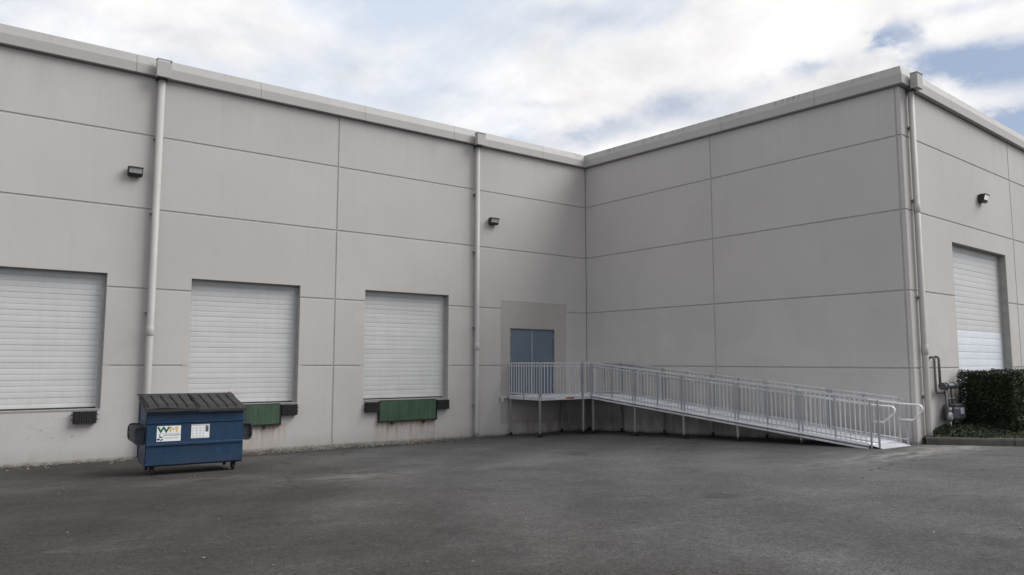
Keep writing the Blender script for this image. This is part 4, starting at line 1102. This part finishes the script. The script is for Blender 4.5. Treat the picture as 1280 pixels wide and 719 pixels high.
# loose gravel and leaf litter along the wall foot and kerb
def scatter(name, n, fn, smin, smax, mat, label, flat=.6):
    V = []; F = []
    for k in range(n):
        x, y = fn(); s = random.uniform(smin, smax); z = gz(x, y) + s * flat * .3; b = len(V)
        a0 = random.uniform(0, 6.28); rz = [random.uniform(.7, 1.2) for _ in range(5)]
        V += [(x + s * rz[q] * math.cos(a0 + q * 1.2566), y + s * rz[q] * math.sin(a0 + q * 1.2566), z) for q in range(5)] + [(x, y, z + s * flat), (x, y, z - s * flat)]
        for q in range(5): F += [(b + q, b + (q + 1) % 5, b + 5), (b + (q + 1) % 5, b + q, b + 6)]
    me = bpy.data.meshes.new(name); me.from_pydata(V, [], F); o = link(name, me, mat); tag(o, label, name.replace('_', ' '), kind='stuff')
def along_wall():
    x = random.choice([random.uniform(-16, -4.6), random.gauss(-8.8, 1.1), random.gauss(-7, .8), random.gauss(-10.2, .6)]); x = max(-17, min(-3.6, x)); return x, -0.03 - abs(random.gauss(0, .16)) - (random.random() < .25) * random.uniform(0, .8)
scatter('gravel', 2600, along_wall, .008, .032, M['stone'], 'loose gravel and grit gathered along the foot of the dock wall')
def under():
    return random.uniform(-3.4, .0), -0.04 - abs(random.gauss(0, .25))
scatter('leaf_litter', 900, lambda: random.choice([along_wall, under])(), .015, .04, M['litter'], 'brown leaf litter lying against the dock wall and below the ramp platform', .15)
def yard():
    while True:
        x, y = random.uniform(-17, 1.0), random.uniform(-16, -1.0)
        if not (-14 < x < -12 and -4.2 < y < -2.4): return x, y
scatter('pebbles', 420, yard, .006, .016, M['stone'], 'scattered small pebbles on the open asphalt')

# ------------------------------------------------------------------ gas meter
gm = tag(empty('gas_meter', tuple(wp('C', 1.4, 0, .55)), WANG['C']), 'grey gas meter with regulator and pipework on the end wall beside the hedge', 'gas meter')
def gl(s, o, z): return Vector((s - 1.4, -o, z - .55))
bm = bmesh.new()
tube(bm, [gl(.84, .0, 2.25), gl(.84, .08, 2.25), gl(.84, .10, 2.22), gl(.84, .10, 1.52), gl(.86, .10, 1.47), gl(.92, .10, 1.45), gl(1.55, .12, 1.45)], .028, 8); obj('service_pipe', bm, M['gaspipe'], gm)
bm = bmesh.new()
tube(bm, [gl(1.08, .0, 2.26), gl(1.08, .08, 2.26), gl(1.08, .10, 2.23), gl(1.08, .10, 1.66)], .03, 8); obj('vent_pipe', bm, M['gaspipe'], gm)
bm = bmesh.new(); tube(bm, [gl(1.0, .16, 1.60), gl(2.3, .16, 1.60)], .062, 12); 
for s in (1.02, 1.2, 1.62): tube(bm, [gl(s, .16, 1.60), gl(s + .05, .16, 1.60)], .085, 12)
obj('manifold_pipe', bm, M['gasmeter'], gm)
bm = bmesh.new()
for s in (1.32, 1.56):
    tube(bm, [gl(s, .16, 1.58), gl(s, .16, 1.16)], .035, 8); tube(bm, [gl(s, .16, 1.34), gl(s, .16, 1.30), gl(s, .16, 1.28)], [.05, .065, .05], 8)
tube(bm, [gl(1.20, .16, 1.60), gl(1.20, .18, 1.0), gl(1.20, .18, .85), gl(1.2, .18, .5)], .03, 8)
obj('riser', bm, M['gaspipe'], gm)
bm = bmesh.new(); box(bm, -.14, .38, -.36, -.05, .27, .60, None, .06); box(bm, -.10, .34, -.34, -.07, .60, .64, None, .02); obj('meter_body', bm, M['gasmeter'], gm)
bm = bmesh.new(); box(bm, .02, .20, -.385, -.361, .42, .56, None, .006); obj('dial_window', bm, M['lens'], gm)
bm = bmesh.new(); m_ = gl(1.17, .22, .92)
tube(bm, [m_ + Vector((0, -.07, 0)), m_ + Vector((0, -.045, 0)), m_ + Vector((0, -.02, 0)), m_ + Vector((0, .0, 0)), m_ + Vector((0, .03, 0))], [.06, .105, .115, .105, .05], 14)
tube(bm, [m_ + Vector((0, -.02, .1)), m_ + Vector((0, -.02, .2))], .04, 10); tube(bm, [m_ + Vector((0, -.02, -.1)), m_ + Vector((0, -.02, -.32))], .022, 8); obj('regulator', bm, M['galv'], gm)
